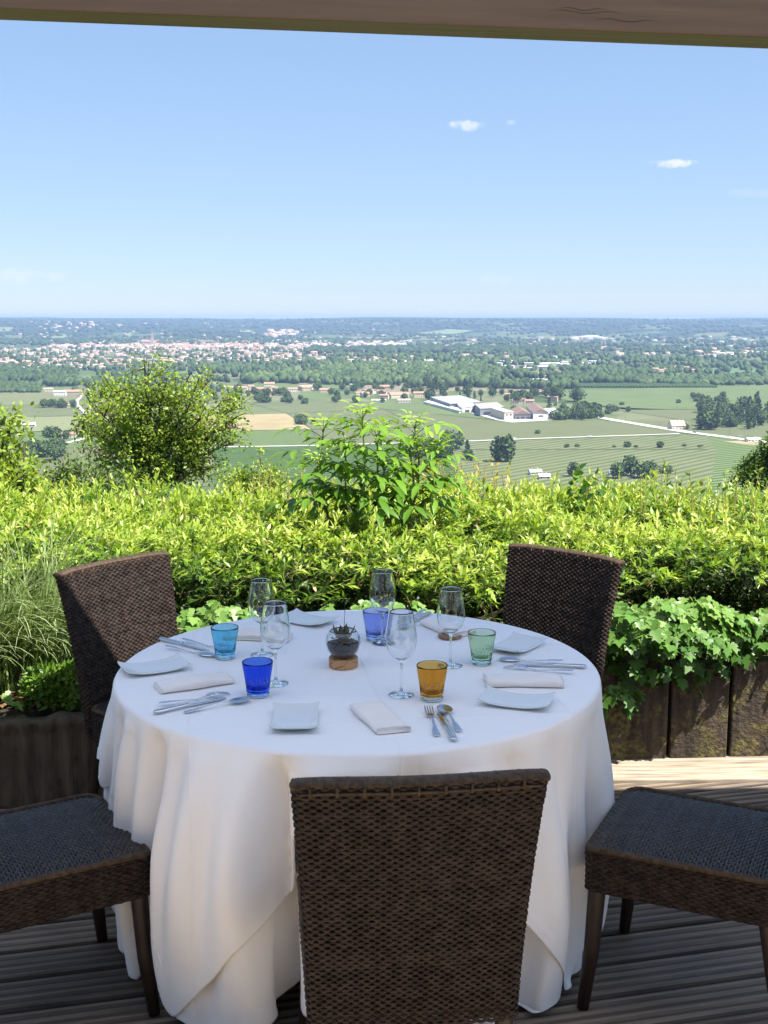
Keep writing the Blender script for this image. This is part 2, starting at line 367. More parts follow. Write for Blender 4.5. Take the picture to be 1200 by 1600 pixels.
# ================================================================ TABLE, CLOTHS
TC = (-.075, 3.29); TR = .685; TZ = .75
SEATS = [((-.877, 2.84), (.86, .515)), ((.795, 2.895), (-.90, .43)), ((-.709, 3.90), (.78, -.62)), ((.454, 4.04), (-.67, -.74)), ((.038, 2.43), (-.1, .995))]
def drape(P0, ztop, steps, iters, rmap=None, seed=1, NF=15):
    n=P0.shape[0]; X=P0.copy(); rng=np.random.default_rng(seed)
    rr=np.hypot(X[...,0],X[...,1])
    ph=np.arctan2(X[...,1],X[...,0])
    t=np.clip(rr-TR,0,None)
    # first guess: hang the overhang straight down with its extra width taken up in folds
    f0=rng.random(6)*6.28
    nf=NF; phase=nf*ph+.55*np.sin(2*ph+f0[0])+.5*np.sin(3*ph+f0[1])+.35*np.sin(5*ph+f0[2])
    if rmap is not None: phase=nf*(ph-R(53))+math.pi/2+.25*np.sin(4*(ph-R(53)))
    amp_=1+.35*np.sin(2*ph+f0[3])+.3*np.sin(5*ph+f0[4])
    r0=TR+.004-.03*t+(.03*t if rmap is not None else 0)
    a_=np.minimum(amp_*r0/nf*np.sqrt(2*np.clip((rr/r0)**2-1,0,None))*1.0,.85*t)
    rh=r0+a_*np.sin(phase)
    dropz=t*.93
    k=t>0
    X[...,0]=np.where(k,rh*np.cos(ph),X[...,0]);X[...,1]=np.where(k,rh*np.sin(ph),X[...,1])
    X[...,2]=np.where(k,ztop-dropz,ztop)+.001
    pin=(rr<TR-.012).reshape(-1); pinX=P0.reshape(-1,3)[pin].copy(); pinX[:,2]=ztop+.0005
    V=np.zeros_like(X)
    def pairs(di,dj,w):
        L=[]
        ax=0 if di else 1; st=max(di,abs(dj))
        for par in range(2):
            ii,jj=np.meshgrid(np.arange(n-di),np.arange(n),indexing='ij') if dj<=0 else np.meshgrid(np.arange(n-di),np.arange(n-dj),indexing='ij')
            ok=(jj+dj>=0)&(jj+dj<n)
            key=(ii if di else jj)//st%2
            ok&=key==par
            a=(ii*n+jj)[ok]; b=((ii+di)*n+jj+dj)[ok]
            L.append((a,b,np.linalg.norm(P0.reshape(-1,3)[a]-P0.reshape(-1,3)[b],axis=1),w))
        return L
    C=pairs(1,0,1)+pairs(0,1,1)+pairs(1,1,.2)+pairs(1,-1,.2)+pairs(2,0,.03)+pairs(0,2,.03)
    X=X.reshape(-1,3);V=V.reshape(-1,3)
    dt=1/60.
    seats=[]
    for (ox,oy),(fx,fy) in SEATS:
        m=math.hypot(fx,fy); seats.append((ox-TC[0],oy-TC[1],fx/m,fy/m))
    def collide(X,Xp):
        X[pin]=pinX
        r=np.hypot(X[:,0],X[:,1])+1e-9
        ins=(r<TR)&(X[:,2]<ztop)&(X[:,2]>ztop-.06)
        top=ins&((ztop-X[:,2])<=(TR-r)); side=ins&~top
        X[top,2]=ztop
        s=TR/r[side]; X[side,0]*=s; X[side,1]*=s
        if rmap is not None:
            R,nz,nt=rmap
            th=((np.arctan2(X[:,1],X[:,0])/(2*math.pi))%1)*nt
            zi=np.clip(X[:,2]/ztop*nz,0,nz-1).astype(int)
            t0=th.astype(int)%nt; t1=(t0+1)%nt; f=th-np.floor(th)
            rm=R[zi,t0]*(1-f)+R[zi,t1]*f+.004
            r=np.hypot(X[:,0],X[:,1])
            m=(X[:,2]<ztop-.004)&(r<rm)&(r>.3)&(rm>.45)
            s=rm[m]/r[m]; X[m,0]*=s; X[m,1]*=s
        for ox,oy,fx,fy in seats:
            dx=X[:,0]-ox;dy=X[:,1]-oy
            ly=dx*fx+dy*fy; lx=dx*fy-dy*fx
            m=(X[:,2]<.475)&(abs(lx)<.235)&(ly<.235)&(ly>-.2)
            dd=.235-ly[m]; X[m,0]+=fx*dd; X[m,1]+=fy*dd
        np.maximum(X[:,2],.012,out=X[:,2])
    for s in range(steps):
        Xp=X.copy()
        V[:,2]-=9.81*dt
        V*=.95
        X+=V*dt
        for it in range(iters):
            for a,b,L,w in C:
                d=X[b]-X[a]; l=np.sqrt((d*d).sum(1))+1e-9
                c=(.5*w*(l-L)/l)[:,None]*d
                X[a]+=c; X[b]-=c
            if it%3==2: collide(X,Xp)
        collide(X,Xp)
        V=(X-Xp)/dt
    return X.reshape(n,n,3)
def disc(n,Rd):
    a=np.linspace(-1,1,n); u,v=np.meshgrid(a,a,indexing='ij')
    x=u*np.sqrt(1-v*v/2);y=v*np.sqrt(1-u*u/2)
    return np.stack([x*Rd,y*Rd,0*x],-1)
def square(n,S,ang):
    a=np.linspace(-S/2,S/2,n); u,v=np.meshgrid(a,a,indexing='ij')
    c,s=math.cos(ang),math.sin(ang)
    return np.stack([u*c-v*s,u*s+v*c,0*u],-1)
def radial_map(X,ztop,nz=40,nt=240):
    R=np.zeros((nz,nt))
    # upsample
    Y=X
    for _ in range(2):
        Y=np.stack([Y[:-1],(Y[:-1]+Y[1:])/2],1).reshape(-1,Y.shape[1],3)
        Y=np.stack([Y[:,:-1],(Y[:,:-1]+Y[:,1:])/2],2).reshape(Y.shape[0],-1,3)
    Y=Y.reshape(-1,3)
    t=(((np.arctan2(Y[:,1],Y[:,0])/(2*math.pi))%1)*nt).astype(int)%nt
    z=np.clip(Y[:,2]/ztop*nz,0,nz-1).astype(int)
    np.maximum.at(R,(z,t),np.hypot(Y[:,0],Y[:,1]))
    for _ in range(2):
        R=np.maximum(R,.25*np.roll(R,1,1)+.5*R+.25*np.roll(R,-1,1))
    return R,nz,nt

M_cloth = bpy.data.materials.new('white_linen'); N, L = nodes_of(M_cloth); b = N['Principled BSDF']
b.inputs['Base Color'].default_value = (.90, .89, .885, 1); b.inputs['Roughness'].default_value = .75; b.inputs['Sheen Weight'].default_value = .15; b.inputs['Specular IOR Level'].default_value = .25
tc = N.new('ShaderNodeTexCoord'); n1 = N.new('ShaderNodeTexNoise'); n1.inputs['Scale'].default_value = 8; n1.inputs['Detail'].default_value = 4; L.new(tc.outputs['Object'], n1.inputs['Vector'])
n2 = N.new('ShaderNodeTexNoise'); n2.inputs['Scale'].default_value = 900; L.new(tc.outputs['Object'], n2.inputs['Vector'])
b1 = N.new('ShaderNodeBump'); b1.inputs['Distance'].default_value = .007; b1.inputs['Strength'].default_value = .6
sx_ = N.new('ShaderNodeSeparateXYZ'); rt_ = N.new('ShaderNodeMapping'); rt_.inputs['Rotation'].default_value = (0, 0, R(-8)); L.new(tc.outputs['Object'], rt_.inputs['Vector']); L.new(rt_.outputs[0], sx_.inputs[0]); hsum = n1.outputs['Fac']
for ax_, k_ in ((0, .02), (0, -.47), (0, .49), (1, .0), (1, .48), (1, -.46)):        # ironed-in fold lines of the linen
    q1 = N.new('ShaderNodeMath'); q1.operation = 'SUBTRACT'; q1.inputs[1].default_value = k_; L.new(sx_.outputs[ax_], q1.inputs[0])
    q2 = N.new('ShaderNodeMath'); q2.operation = 'ABSOLUTE'; L.new(q1.outputs[0], q2.inputs[0])
    q3 = N.new('ShaderNodeMapRange'); q3.interpolation_type = 'SMOOTHSTEP'; q3.inputs['From Max'].default_value = .006; q3.inputs['To Min'].default_value = .28; q3.inputs['To Max'].default_value = 0; L.new(q2.outputs[0], q3.inputs['Value'])
    q4 = N.new('ShaderNodeMath'); L.new(q3.outputs[0], q4.inputs[0]); L.new(hsum, q4.inputs[1]); hsum = q4.outputs[0]
L.new(hsum, b1.inputs['Height'])
b2 = N.new('ShaderNodeBump'); b2.inputs['Distance'].default_value = .0003; L.new(n2.outputs['Fac'], b2.inputs['Height']); L.new(b1.outputs[0], b2.inputs['Normal']); L.new(b2.outputs[0], b.inputs['Normal'])

t = tag(empty('round_table', (TC[0], TC[1], 0)), 'large round dining table hidden under white cloths', 'table')
M_tw = mat('table_wood', (.25, .17, .1), (.33, .24, .15), rough=.5, scale=4, stretch=(1, 8, 1))
m = MB(); m.lathe([(0, .722), (TR-.03, .722), (TR-.022, .727), (TR-.022, .742), (TR-.028, .747), (0, .747)], 96); m.build('tabletop', M_tw, t, smooth=False)
for sx in (-1, 1):
    for sy in (-1, 1):
        m = MB(); m.tube([(sx*.36, sy*.36, .722), (sx*.36, sy*.36, 0)], [.03, .022], 12); m.build('leg', M_tw, t)

U_ = drape(disc(84, TR+.56), TZ+.002, 60, 14, None, 3, 17)
rm_ = radial_map(U_, TZ+.002)
O_ = drape(square(82, 1.85, R(8)), TZ+.005, 60, 14, rm_, 5, 16)
FOLD = .052
def cubic(A, u, v):
    """Catmull-Rom sample of grid A (n,n,3) at grid coordinates u, v"""
    n = A.shape[0]; u = np.clip(u, 0, n-1.0001); v = np.clip(v, 0, n-1.0001); i = u.astype(int); j = v.astype(int); f = (u-i)[..., None]; g = (v-j)[..., None]
    w = lambda t: (.5*(-t+2*t*t-t**3), .5*(2-5*t*t+3*t**3), .5*(t+4*t*t-3*t**3), .5*(-t*t+t**3))
    wf, wg = w(f), w(g); out = 0
    for p_ in range(4):
        for q_ in range(4): out = out+wf[p_]*wg[q_]*A[np.clip(i+p_-1, 0, n-1), np.clip(j+q_-1, 0, n-1)]
    return out
def cloth_obj(name, X, label, ztop, lift, rfun, uvfun, dmax):
    na_ = 640; ph = 2*math.pi*np.arange(na_)/na_+R(8)
    rho = np.concatenate([np.linspace(.02, TR-.03, 14), np.linspace(TR-.02, TR+.03, 14)]); tt = np.linspace(0, 1, 64)[1:]
    Rm = np.concatenate([np.tile(rho[:, None], (1, na_)), (TR+.03)+(rfun(ph)[None, :]-(TR+.03))*tt[:, None]])
    FX, FY = Rm*np.cos(ph), Rm*np.sin(ph); Y = cubic(X, *uvfun(FX, FY, X.shape[0]))
    flat = Rm < TR-.008; Y[..., 0] = np.where(flat, FX, Y[..., 0]); Y[..., 1] = np.where(flat, FY, Y[..., 1]); Y[..., 2] = np.where(flat, ztop, Y[..., 2])
    for it in range(4):                       # lay it tight over the table's rounded edge
        r = np.hypot(Y[..., 0], Y[..., 1])+1e-9; rc = .009+lift; c = TR-.009; z0 = ztop-rc
        # near the rim follow the rounded edge by arc length
        s_ = np.clip(Rm-c, 0, None); ar = rc*math.pi/2; th_ = np.clip(s_/rc, 0, math.pi/2); k = (Rm >= c) & (Rm < c+ar)
        rr_ = c+rc*np.sin(th_); zz_ = z0+rc*np.cos(th_); Y[..., 0] = np.where(k, rr_*np.cos(ph), Y[..., 0]); Y[..., 1] = np.where(k, rr_*np.sin(ph), Y[..., 1]); Y[..., 2] = np.where(k, zz_, Y[..., 2])
        m3 = (Rm >= c+ar) & (Y[..., 2] > ztop-.045) & (r < TR+lift+.001); f = np.where(m3, (TR+lift+.001)/r, 1); Y[..., 0] *= f; Y[..., 1] *= f
        Y[..., 2] = np.where(Rm >= c+ar, np.minimum(Y[..., 2], z0-.0), Y[..., 2])
        if it < 3:
            Z = .5*Y+.25*(np.roll(Y, 1, 1)+np.roll(Y, -1, 1)); Z[1:-1] = .6*Z[1:-1]+.2*(Y[2:]+Y[:-2]); Y = np.where(flat[..., None], Y, Z)
    # hanging folds: ridges that start at the rim and deepen on the way down
    th = np.arctan2(Y[..., 1], Y[..., 0]); dz_ = np.clip(ztop-Y[..., 2]-.012, 0, None); hang = (Rm > TR)
    ph1 = 17*th+1.3*np.sin(2*th+1)+1.1*np.sin(3*th+2.2)+.7*np.sin(7*th); ph2 = 33*th+2*np.sin(3*th+.5)+1.5*np.sin(5*th)
    rid = (np.abs(np.sin(ph1/2))**.75*2-1)*(.75+.45*np.sin(3*th+.8))+.22*np.sin(ph2+dz_*3)
    left = .5-.5*np.cos(th)                       # deeper pleats on the left side
    A = FOLD*(1-np.exp(-dz_/.09))*(1+.8*dz_)*(.55+.8*left+.22*np.sin(th*2+5.5))
    rr_ = np.hypot(Y[..., 0], Y[..., 1])+1e-9; f = np.where(hang, (rr_+A*(rid-.0))/rr_, 1); Y[..., 0] *= f; Y[..., 1] *= f
    # the chairs and the legs crowd the skirt: it cannot stand far out
    rr_ = np.hypot(Y[..., 0], Y[..., 1])+1e-9; cap = TR+.15-.24*np.clip(.50-Y[..., 2], 0, 1)+lift*1.3; k0 = cap-.07
    rc_ = np.where(hang & (rr_ > k0), k0+.07*np.tanh((rr_-k0)/.07*.9), rr_); Y[..., 0] *= rc_/rr_; Y[..., 1] *= rc_/rr_
    Y[..., 2] = np.maximum(Y[..., 2], .012)
    hm = (Rm > rfun(ph)[None, :]-.034) & hang; f = np.where(hm, (np.hypot(Y[..., 0], Y[..., 1])+.0014)/(np.hypot(Y[..., 0], Y[..., 1])+1e-9), 1); Y[..., 0] *= f; Y[..., 1] *= f
    nr_ = Y.shape[0]; V = np.concatenate([Y.reshape(-1, 3), [(0, 0, ztop)]]); I = np.arange(nr_*na_).reshape(nr_, na_); J = np.roll(I, -1, 1)
    Fq = [np.stack([I[:-1], I[1:], J[1:], J[:-1]], -1).reshape(-1, 4), np.stack([np.full(na_, nr_*na_), I[0], J[0]], -1)]
    o = mesh_np(name, V, Fq, M_cloth, smooth=True, loc=(TC[0], TC[1], 0))
    md = o.modifiers.new('solid', 'SOLIDIFY'); md.thickness = .0012; md.offset = 1
    return tag(o, label, 'tablecloth')
RU = TR+.56
def uv_disc(x, y, n):
    x = np.clip(x/RU, -1, 1)*.9999; y = np.clip(y/RU, -1, 1)*.9999; k = 2*math.sqrt(2); sq = lambda q: np.sqrt(np.clip(q, 0, None))
    u = .5*sq(2+x*x-y*y+k*x)-.5*sq(2+x*x-y*y-k*x); v = .5*sq(2-x*x+y*y+k*y)-.5*sq(2-x*x+y*y-k*y); return (u+1)/2*(n-1), (v+1)/2*(n-1)
SQ, SA = 1.85, R(8)
def uv_sq(x, y, n):
    c, s = math.cos(SA), math.sin(SA); u = x*c+y*s; v = -x*s+y*c; return (u/SQ+.5)*(n-1), (v/SQ+.5)*(n-1)
def r_sq(p): q = p-SA; return SQ/2/np.maximum(abs(np.cos(q)), abs(np.sin(q)))
cloth_obj('under_tablecloth', U_, 'long white under cloth whose round hem almost reaches the deck', TZ+.002, 0, lambda p: np.full(len(p), RU), uv_disc, 0)
cloth_obj('tablecloth', O_, 'white square tablecloth on top with its pointed corners hanging down', TZ+.005, .003, r_sq, uv_sq, 0)
# ================================================================ WICKER CHAIRS
M_wick = mat('brown_wicker', (.017, .0125, .0105), (.043, .031, .026), rough=.38, scale=45, spec=.10, stretch=(1, 1, 1), bump=.0003, bscale=600)
M_seat = mat('glossy_seat_wicker', (.016, .012, .010), (.035, .026, .021), rough=.36, scale=45, spec=.48)
M_trim = mat('tan_wicker_trim', (.040, .025, .015), (.085, .057, .035), rough=.55, scale=80, spec=.2, bump=.0004, bscale=500)
M_leg = mat('brown_leg', (.018, .010, .007), (.036, .020, .013), rough=.4, scale=14, stretch=(1, 1, .4), bump=.0006, bscale=90)

wr = np.random.default_rng(12)
def woven(Sf, per, ncol, nrow, wid, thick, amp, closed, spc=4, ring=6):
    """strands running along u at each row v; Sf(u,v)->(P,N,T) vectorised; u in [0,1) round the piece"""
    ns = ncol*spc+(0 if closed else 1)
    u = np.arange(ns)/(ncol*spc)
    Vs = []; Fs = []
    for j in range(nrow):
        v = (j+.5+wr.uniform(-.13, .13))/nrow; amp_j = amp*wr.uniform(.8, 1.25)
        P, Nn, T = Sf(u, np.full(ns, v))
        ph = np.pi*(u*ncol+j)
        c = np.cos(ph); off = (amp_j*(1+.25*wr.normal(size=ns)))*np.sign(c)*np.abs(c)**.5
        C = P+Nn*off[:, None]
        W = np.cross(Nn, T); W /= np.linalg.norm(W, axis=1)[:, None]
        a = np.arange(ring)*2*np.pi/ring
        w = wid*(.92+.08*np.abs(c))
        rg = C[:, None, :]+np.cos(a)[None, :, None]*W[:, None, :]*w[:, None, None]*.5+np.sin(a)[None, :, None]*Nn[:, None, :]*thick*.5
        base = j*ns*ring
        Vs.append(rg.reshape(-1, 3))
        i = np.arange(ns if closed else ns-1)[:, None]; k = np.arange(ring)[None, :]
        i2 = (i+1) % ns; k2 = (k+1) % ring
        Fs.append(np.stack([base+i*ring+k, base+i2*ring+k, base+i2*ring+k2, base+i*ring+k2], -1).reshape(-1, 4))
    return np.concatenate(Vs), np.concatenate(Fs)

def perim(hx, hy, rc, t):
    """rounded rectangle perimeter param t in [0,1): position & outward normal (2D); starts mid front edge"""
    sx, sy = 2*(hx-rc), 2*(hy-rc); arc = math.pi/2*rc
    tot = 2*sx+2*sy+4*arc; d = (t % 1)*tot
    P = np.zeros((len(t), 2)); Nn = np.zeros((len(t), 2)); done = np.zeros(len(t), bool)
    segs = []; cx = [(hx-rc, hy-rc), (-(hx-rc), hy-rc), (-(hx-rc), -(hy-rc)), (hx-rc, -(hy-rc))]
    acc = 0
    for q in range(4):
        L1 = sy if q % 2 == 0 else sx
        # straight edge before corner q : q0 -> right side going up
        m_ = (d >= acc) & (d < acc+L1); s_ = d[m_]-acc
        if q == 0: P[m_] = np.stack([np.full(s_.shape, hx), -(hy-rc)+s_], -1); Nn[m_] = (1, 0)
        if q == 1: P[m_] = np.stack([(hx-rc)-s_, np.full(s_.shape, hy)], -1); Nn[m_] = (0, 1)
        if q == 2: P[m_] = np.stack([np.full(s_.shape, -hx), (hy-rc)-s_], -1); Nn[m_] = (-1, 0)
        if q == 3: P[m_] = np.stack([-(hx-rc)+s_, np.full(s_.shape, -hy)], -1); Nn[m_] = (0, -1)
        acc += L1
        m_ = (d >= acc) & (d <= acc+arc+1e-9); a = (d[m_]-acc)/rc+q*math.pi/2
        Nn[m_] = np.stack([np.cos(a), np.sin(a)], -1); P[m_] = np.array(cx[q])+rc*Nn[m_]
        acc += arc
    return P, Nn

ZB0, ZB1 = .335, .893
def back_shape(v):           # v: 0 bottom ..1 top -> z, y, half width
    z = ZB0+(ZB1-ZB0)*v
    y = -.205-.105*v**1.35
    hw = .214+.030*v**1.5
    return z, y, hw
def back_S(u, v):
    z, y, hw = back_shape(v)
    P2, N2 = perim(.24, .017, .016, u)
    x = P2[:, 0]/.24*hw; curve = .020*(x/.24)**2*np.clip(v*1.3, .35, 1)
    P = np.stack([x, y+P2[:, 1]+curve-.02, z], -1)
    dc = 2*.020*x/.24**2*np.clip(v*1.3, .35, 1)
    Nn = np.stack([N2[:, 0]-dc*N2[:, 1], N2[:, 1], np.where(N2[:, 1] > 0, .2, -.2)*np.abs(N2[:, 1])], -1); Nn /= np.linalg.norm(Nn, axis=1)[:, None]
    T = np.stack([-N2[:, 1], N2[:, 0]+dc*-N2[:, 1], 0*z], -1); T /= np.linalg.norm(T, axis=1)[:, None]
    return P, Nn, T
SH = .448
def seat_hw(y): return .212+.012*(y+.2)/.42
def apron_S(u, v):
    P2, N2 = perim(.215, .215, .022, u)
    z = .325+.11*v
    return np.stack([P2[:, 0]*(1+.05*P2[:, 1]), P2[:, 1]+.005, z], -1), np.stack([N2[:, 0], N2[:, 1], 0*z], -1), np.stack([-N2[:, 1], N2[:, 0], 0*z], -1)
def seat_S(u, v):
    x = (u-.5)*.424; y = -.205+.425*v
    z = .447-.012*((x/.21)**4)-.014*np.clip((y-.17)/.05, 0, 1)**2+.003*np.cos(x*6)
    n = len(x)
    return np.stack([x*(1+.05*y), y+0*x, z+0*x], -1), np.tile((0, 0, 1.), (n, 1)), np.tile((1., 0, 0), (n, 1))

def wrapped_rail(path, r, pitch=.0052, closed=False, nn=10):
    P = np.array(path, float); seg = np.linalg.norm(np.diff(P, axis=0), axis=1); s = np.concatenate([[0], np.cumsum(seg)])
    n = int(s[-1]/pitch*4); t = np.linspace(0, s[-1], n)
    Q = np.stack([np.interp(t, s, P[:, k]) for k in range(3)], -1)
    big = np.sin(t/.047*2*np.pi)
    rad = r*(1+.11*(np.abs(np.sin(np.pi*t/pitch))-.5)+.05*(big > .97))
    return Q, rad

def make_chair():
    root = empty('wicker_chair')
    V, Fq = woven(back_S, 1, 84, 75, (ZB1-ZB0)/75*1.42, .0034, .0016, True)
    mesh_np('backrest', V, Fq, M_wick, root, smooth=True)
    # dark inner frame of the back between both woven faces
    m = MB(); n = 12
    vs_ = []
    for j in range(n+1):
        v = np.array([.01+.98*j/n]); z, y, hw = back_shape(v)
        for i in range(9):
            x = (i/8-.5)*2*(hw[0]-.012); cu = .020*(x/.24)**2*min(1, max(.35, v[0]*1.3)); vs_.append((x, y[0]+cu-.02, z[0]))
    # open at the upper middle where light comes through
    fs_ = [(j*9+i, j*9+i+1, (j+1)*9+i+1, (j+1)*9+i) for j in range(n) for i in range(8) if not (2 < i < 6 and j > 9) and not (i == 6 and j == 8)]
    m.add(vs_, fs_); m.build('back_frame', M_leg, root)
    # wrapped top rail
    v1 = np.array([1.0]); z, y, hw = back_shape(v1)
    path = [(x, y[0]+.020*(x/.24)**2-.02, z[0]+.003-(.006*(abs(x)/hw[0])**6)) for x in np.linspace(-hw[0]+.001, hw[0]-.001, 30)]
    Q, rad = wrapped_rail(path, .0185)
    m = MB(); m.tube(list(Q), list(rad), 12, flat=.52); m.build('top_rail', M_trim, root, smooth=True)
    # thin binding below the rail
    for sy in (-1, 1):
        path2 = [(x, yy+sy*.0185, zz-.014) for x, yy, zz in path[1:-1]]
        m = MB(); m.tube(path2, .0026, 6)
        for x, yy, zz in path2[1::3]: m.tube([(x, yy+sy*.0008, zz-.005), (x, yy+sy*.0015, zz+.012)], .0032, 5)
        m.build('binding', M_trim, root, smooth=True)
    V, Fq = woven(apron_S, 1, 132, 15, .11/15*1.45, .0032, .0015, True); mesh_np('apron', V, Fq, M_wick, root, smooth=True)
    V, Fq = woven(seat_S, 1, 36, 56, .425/56*1.42, .0034, .0014, False); s_ = mesh_np('seat', V, Fq, M_seat, root, smooth=True)
    m = MB(); m.box(-.198, .198, -.2, .205, .40, .432); m.box(-.2, .2, -.2, .2, .33, .402); m.build('seat_frame', M_leg, root)
    cor = []
    P2, N2 = perim(.2135, .2135, .03, np.linspace(0, 1, 120)); 
    path = [(p[0]*(1+.05*p[1]), p[1]+.005, .4375-.012*max(0, (p[1]-.17)/.05)**2) for p in P2]
    Q, rad = wrapped_rail(path, .0085, .0062); m = MB(); m.tube(list(Q), list(rad), 8, flat=1.0); m.build('seat_edge', M_trim, root, smooth=True)
    for sx in (-1, 1):
        m = MB(); m.tube([(sx*.196, .19, .43), (sx*.198, .192, .33), (sx*.203, .20, .16), (sx*.212, .215, 0)], [.022, .0215, .019, .0145], 10, flat=.9)
        m.build('leg', M_leg, root, smooth=True)
        m = MB(); m.tube([(sx*.19, -.19, .43), (sx*.192, -.195, .33), (sx*.197, -.22, .16), (sx*.205, -.262, 0)], [.022, .0215, .019, .0145], 10, flat=.9)
        m.build('leg', M_leg, root, smooth=True)
    return root
CH_LAB = ['dark wicker chair at the lower left, only its seat in the frame', 'dark wicker chair at the lower right beside the tablecloth, its seat showing',
          'wicker chair behind the table at left, its back lit by the sun', 'dark wicker chair behind the table at right, in front of the ivy',
          'wicker chair nearest the camera, seen from behind in front of the cloth']
proto = make_chair()
for i, ((ox, oy), (fx, fy)) in enumerate(SEATS):
    o = proto if i == 0 else copy_tree(proto)
    sh_ = (-.016, -.016, .02, .02, .02)[i]; fm_ = math.hypot(fx, fy); o.scale = (1, 1.07, 1)
    o.location = (ox+sh_*fx/fm_, oy+sh_*fy/fm_, 0); o.rotation_euler = (0, 0, math.atan2(-fx, fy))
    tag(o, CH_LAB[i], 'chair', 'wicker chairs around the table')
# ================================================================ TABLEWARE
ZT = TZ+.0075
def glassmat(name, col, rough=0., ior=1.5, bump=0., bs=40):
    m = bpy.data.materials.new(name); N, L = nodes_of(m); N.remove(N['Principled BSDF']); out = N['Material Output']
    g = N.new('ShaderNodeBsdfGlass'); g.inputs['Color'].default_value = (*col, 1); g.inputs['Roughness'].default_value = rough; g.inputs['IOR'].default_value = ior
    if bump:
        tc = N.new('ShaderNodeTexCoord'); n = N.new('ShaderNodeTexNoise'); n.inputs['Scale'].default_value = bs; n.inputs['Detail'].default_value = 3
        bp = N.new('ShaderNodeBump'); bp.inputs['Distance'].default_value = bump; L.new(tc.outputs['Object'], n.inputs['Vector']); L.new(n.outputs['Fac'], bp.inputs['Height']); L.new(bp.outputs[0], g.inputs['Normal'])
    L.new(g.outputs[0], out.inputs['Surface'])
    return m
M_clear = glassmat('clear_glass', (.97, .98, .98))
M_base = glassmat('thick_clear_glass', (.93, .96, .97), bump=.001, bs=60)
M_porc = mat('porcelain', (.72, .75, .74), rough=.18, spec=.5)
M_steel = mat('steel', (.62, .62, .63), rough=.14, metal=1.)
M_nap = mat('napkin_linen', (.86, .80, .74), (.88, .83, .78), rough=.8, scale=30, bump=.0006, bscale=240, spec=.2)

# --- stemmed wine glass
def wine_glass():
    root = empty('wine_glass')
    H = .229
    o_ = [(.0335, .0), (.0340, .0012), (.030, .0022), (.016, .0042), (.008, .0075), (.0045, .013), (.0034, .022), (.0032, .05), (.0034, .078), (.0044, .090), (.008, .0975)]
    bowl = [(.0165, .1015), (.0255, .1085), (.0335, .119), (.0390, .133), (.0412, .149), (.0405, .166), (.0380, .185), (.0345, .205), (.0312, .2245), (.0308, .229)]
    inn = [(r-.0011, z) for r, z in bowl[::-1]]+[(.008, .1005), (.0005, .0990)]
    m = MB(); m.lathe([(.0003, 0)]+o_+[(.0125, .0993)], 40); m.v += []; m.build('stem_and_foot', M_clear, root, smooth=True)
    m = MB(); m.lathe([(.0126, .0994)]+bowl+[(.0302, .2294)]+inn, 48); m.build('bowl', M_clear, root, smooth=True)
    return root
def whole_wine_glass():
    root = empty('wine_glass')
    o_ = [(.0003, 0), (.0335, .0), (.0340, .0012), (.030, .0022), (.016, .0042), (.008, .0075), (.0045, .013), (.0034, .022), (.0032, .05), (.0034, .078), (.0044, .090), (.0085, .0973)]
    bowl = [(.0165, .1015), (.0255, .1085), (.0335, .119), (.0390, .133), (.0412, .149), (.0405, .166), (.0380, .185), (.0345, .205), (.0312, .2245), (.0308, .229)]
    inn = [(.0303, .2293)]+[(r-.0009, z) for r, z in bowl[::-1][1:]]+[(.008, .1000), (.0003, .0988)]
    m = MB(); m.lathe(o_+bowl+inn, 56); 
    return m.build('wine_glass', M_clear, None, smooth=True)
def tumbler(name, mt, seed):
    """pressed glass tumbler: flared coloured cup on a thick clear foot, slightly uneven"""
    root = empty('tumbler'); rs = random.Random(seed); p1, p2 = rs.random()*6, rs.random()*6
    def wob(a, z):
        t = max(0, 1-z/.06); return 1+.035*t*math.cos(6*a+p1)+.006*math.sin(2*a+p2)
    out_ = [(.0003, .0095), (.022, .0095), (.0292, .011), (.0305, .016), (.0312, .024), (.0335, .042), (.0368, .062), (.0398, .080), (.0410, .0905), (.0412, .0935)]
    inn = [(.0404, .0947), (.0392, .0935), (.0386, .088), (.0365, .070), (.0335, .050), (.0300, .033), (.0278, .024), (.0245, .0205), (.0003, .0195)]
    m = MB(); m.lathe(out_+inn, 60, wob=wob); m.build('cup', mt, root, smooth=True)
    m = MB(); m.lathe([(.0003, .0006), (.020, 0), (.0265, .0006), (.0292, .003), (.0296, .0065), (.028, .0088), (.0003, .0090)], 60, wob=wob); m.build('foot', M_base, root, smooth=True)
    # raised wavy moulding round the side like pressed handwriting
    pts = []
    for i in range(90):
        q = i/89; a = -math.pi/2-.75+1.5*q+.0; z = .047+.0075*math.sin(q*34+seed)+.004*math.sin(q*71+1)
        r = .0335+(z-.042)*.165+.0004; pts.append((r*math.cos(a), r*math.sin(a), z))
    m = MB(); m.tube(pts, .0009, 5); m.build('relief', mt, root, smooth=True)
    return root
TUM = [('cobalt', (.36, .52, .96), (-.335, 3.029), 'deep cobalt blue glass tumbler beside the cutlery at the left'),
       ('sky_blue', (.64, .89, .97), (-.469, 3.383), 'light turquoise blue glass tumbler near the sunlit chair'),
       ('violet', (.74, .79, .98), (-.026, 3.580), 'pale violet blue glass tumbler at the far side of the table'),
       ('green', (.86, .94, .83), (.283, 3.324), 'pale green glass tumbler beside the right hand plate and cutlery'),
       ('amber', (.93, .74, .40), (.126, 2.997), 'amber brown glass tumbler above the knife and fork nearest the camera')]
for i, (n, c, (x, y), lab) in enumerate(TUM):
    o = tumbler(n, glassmat(n+'_glass', c, bump=.0009, bs=55), i+2); o.location = (x, y, ZT); o.rotation_euler = (0, 0, [.2, -.3, .6, .1, -.1][i])
    tag(o, lab, 'tumbler', 'coloured glass tumblers on the table')
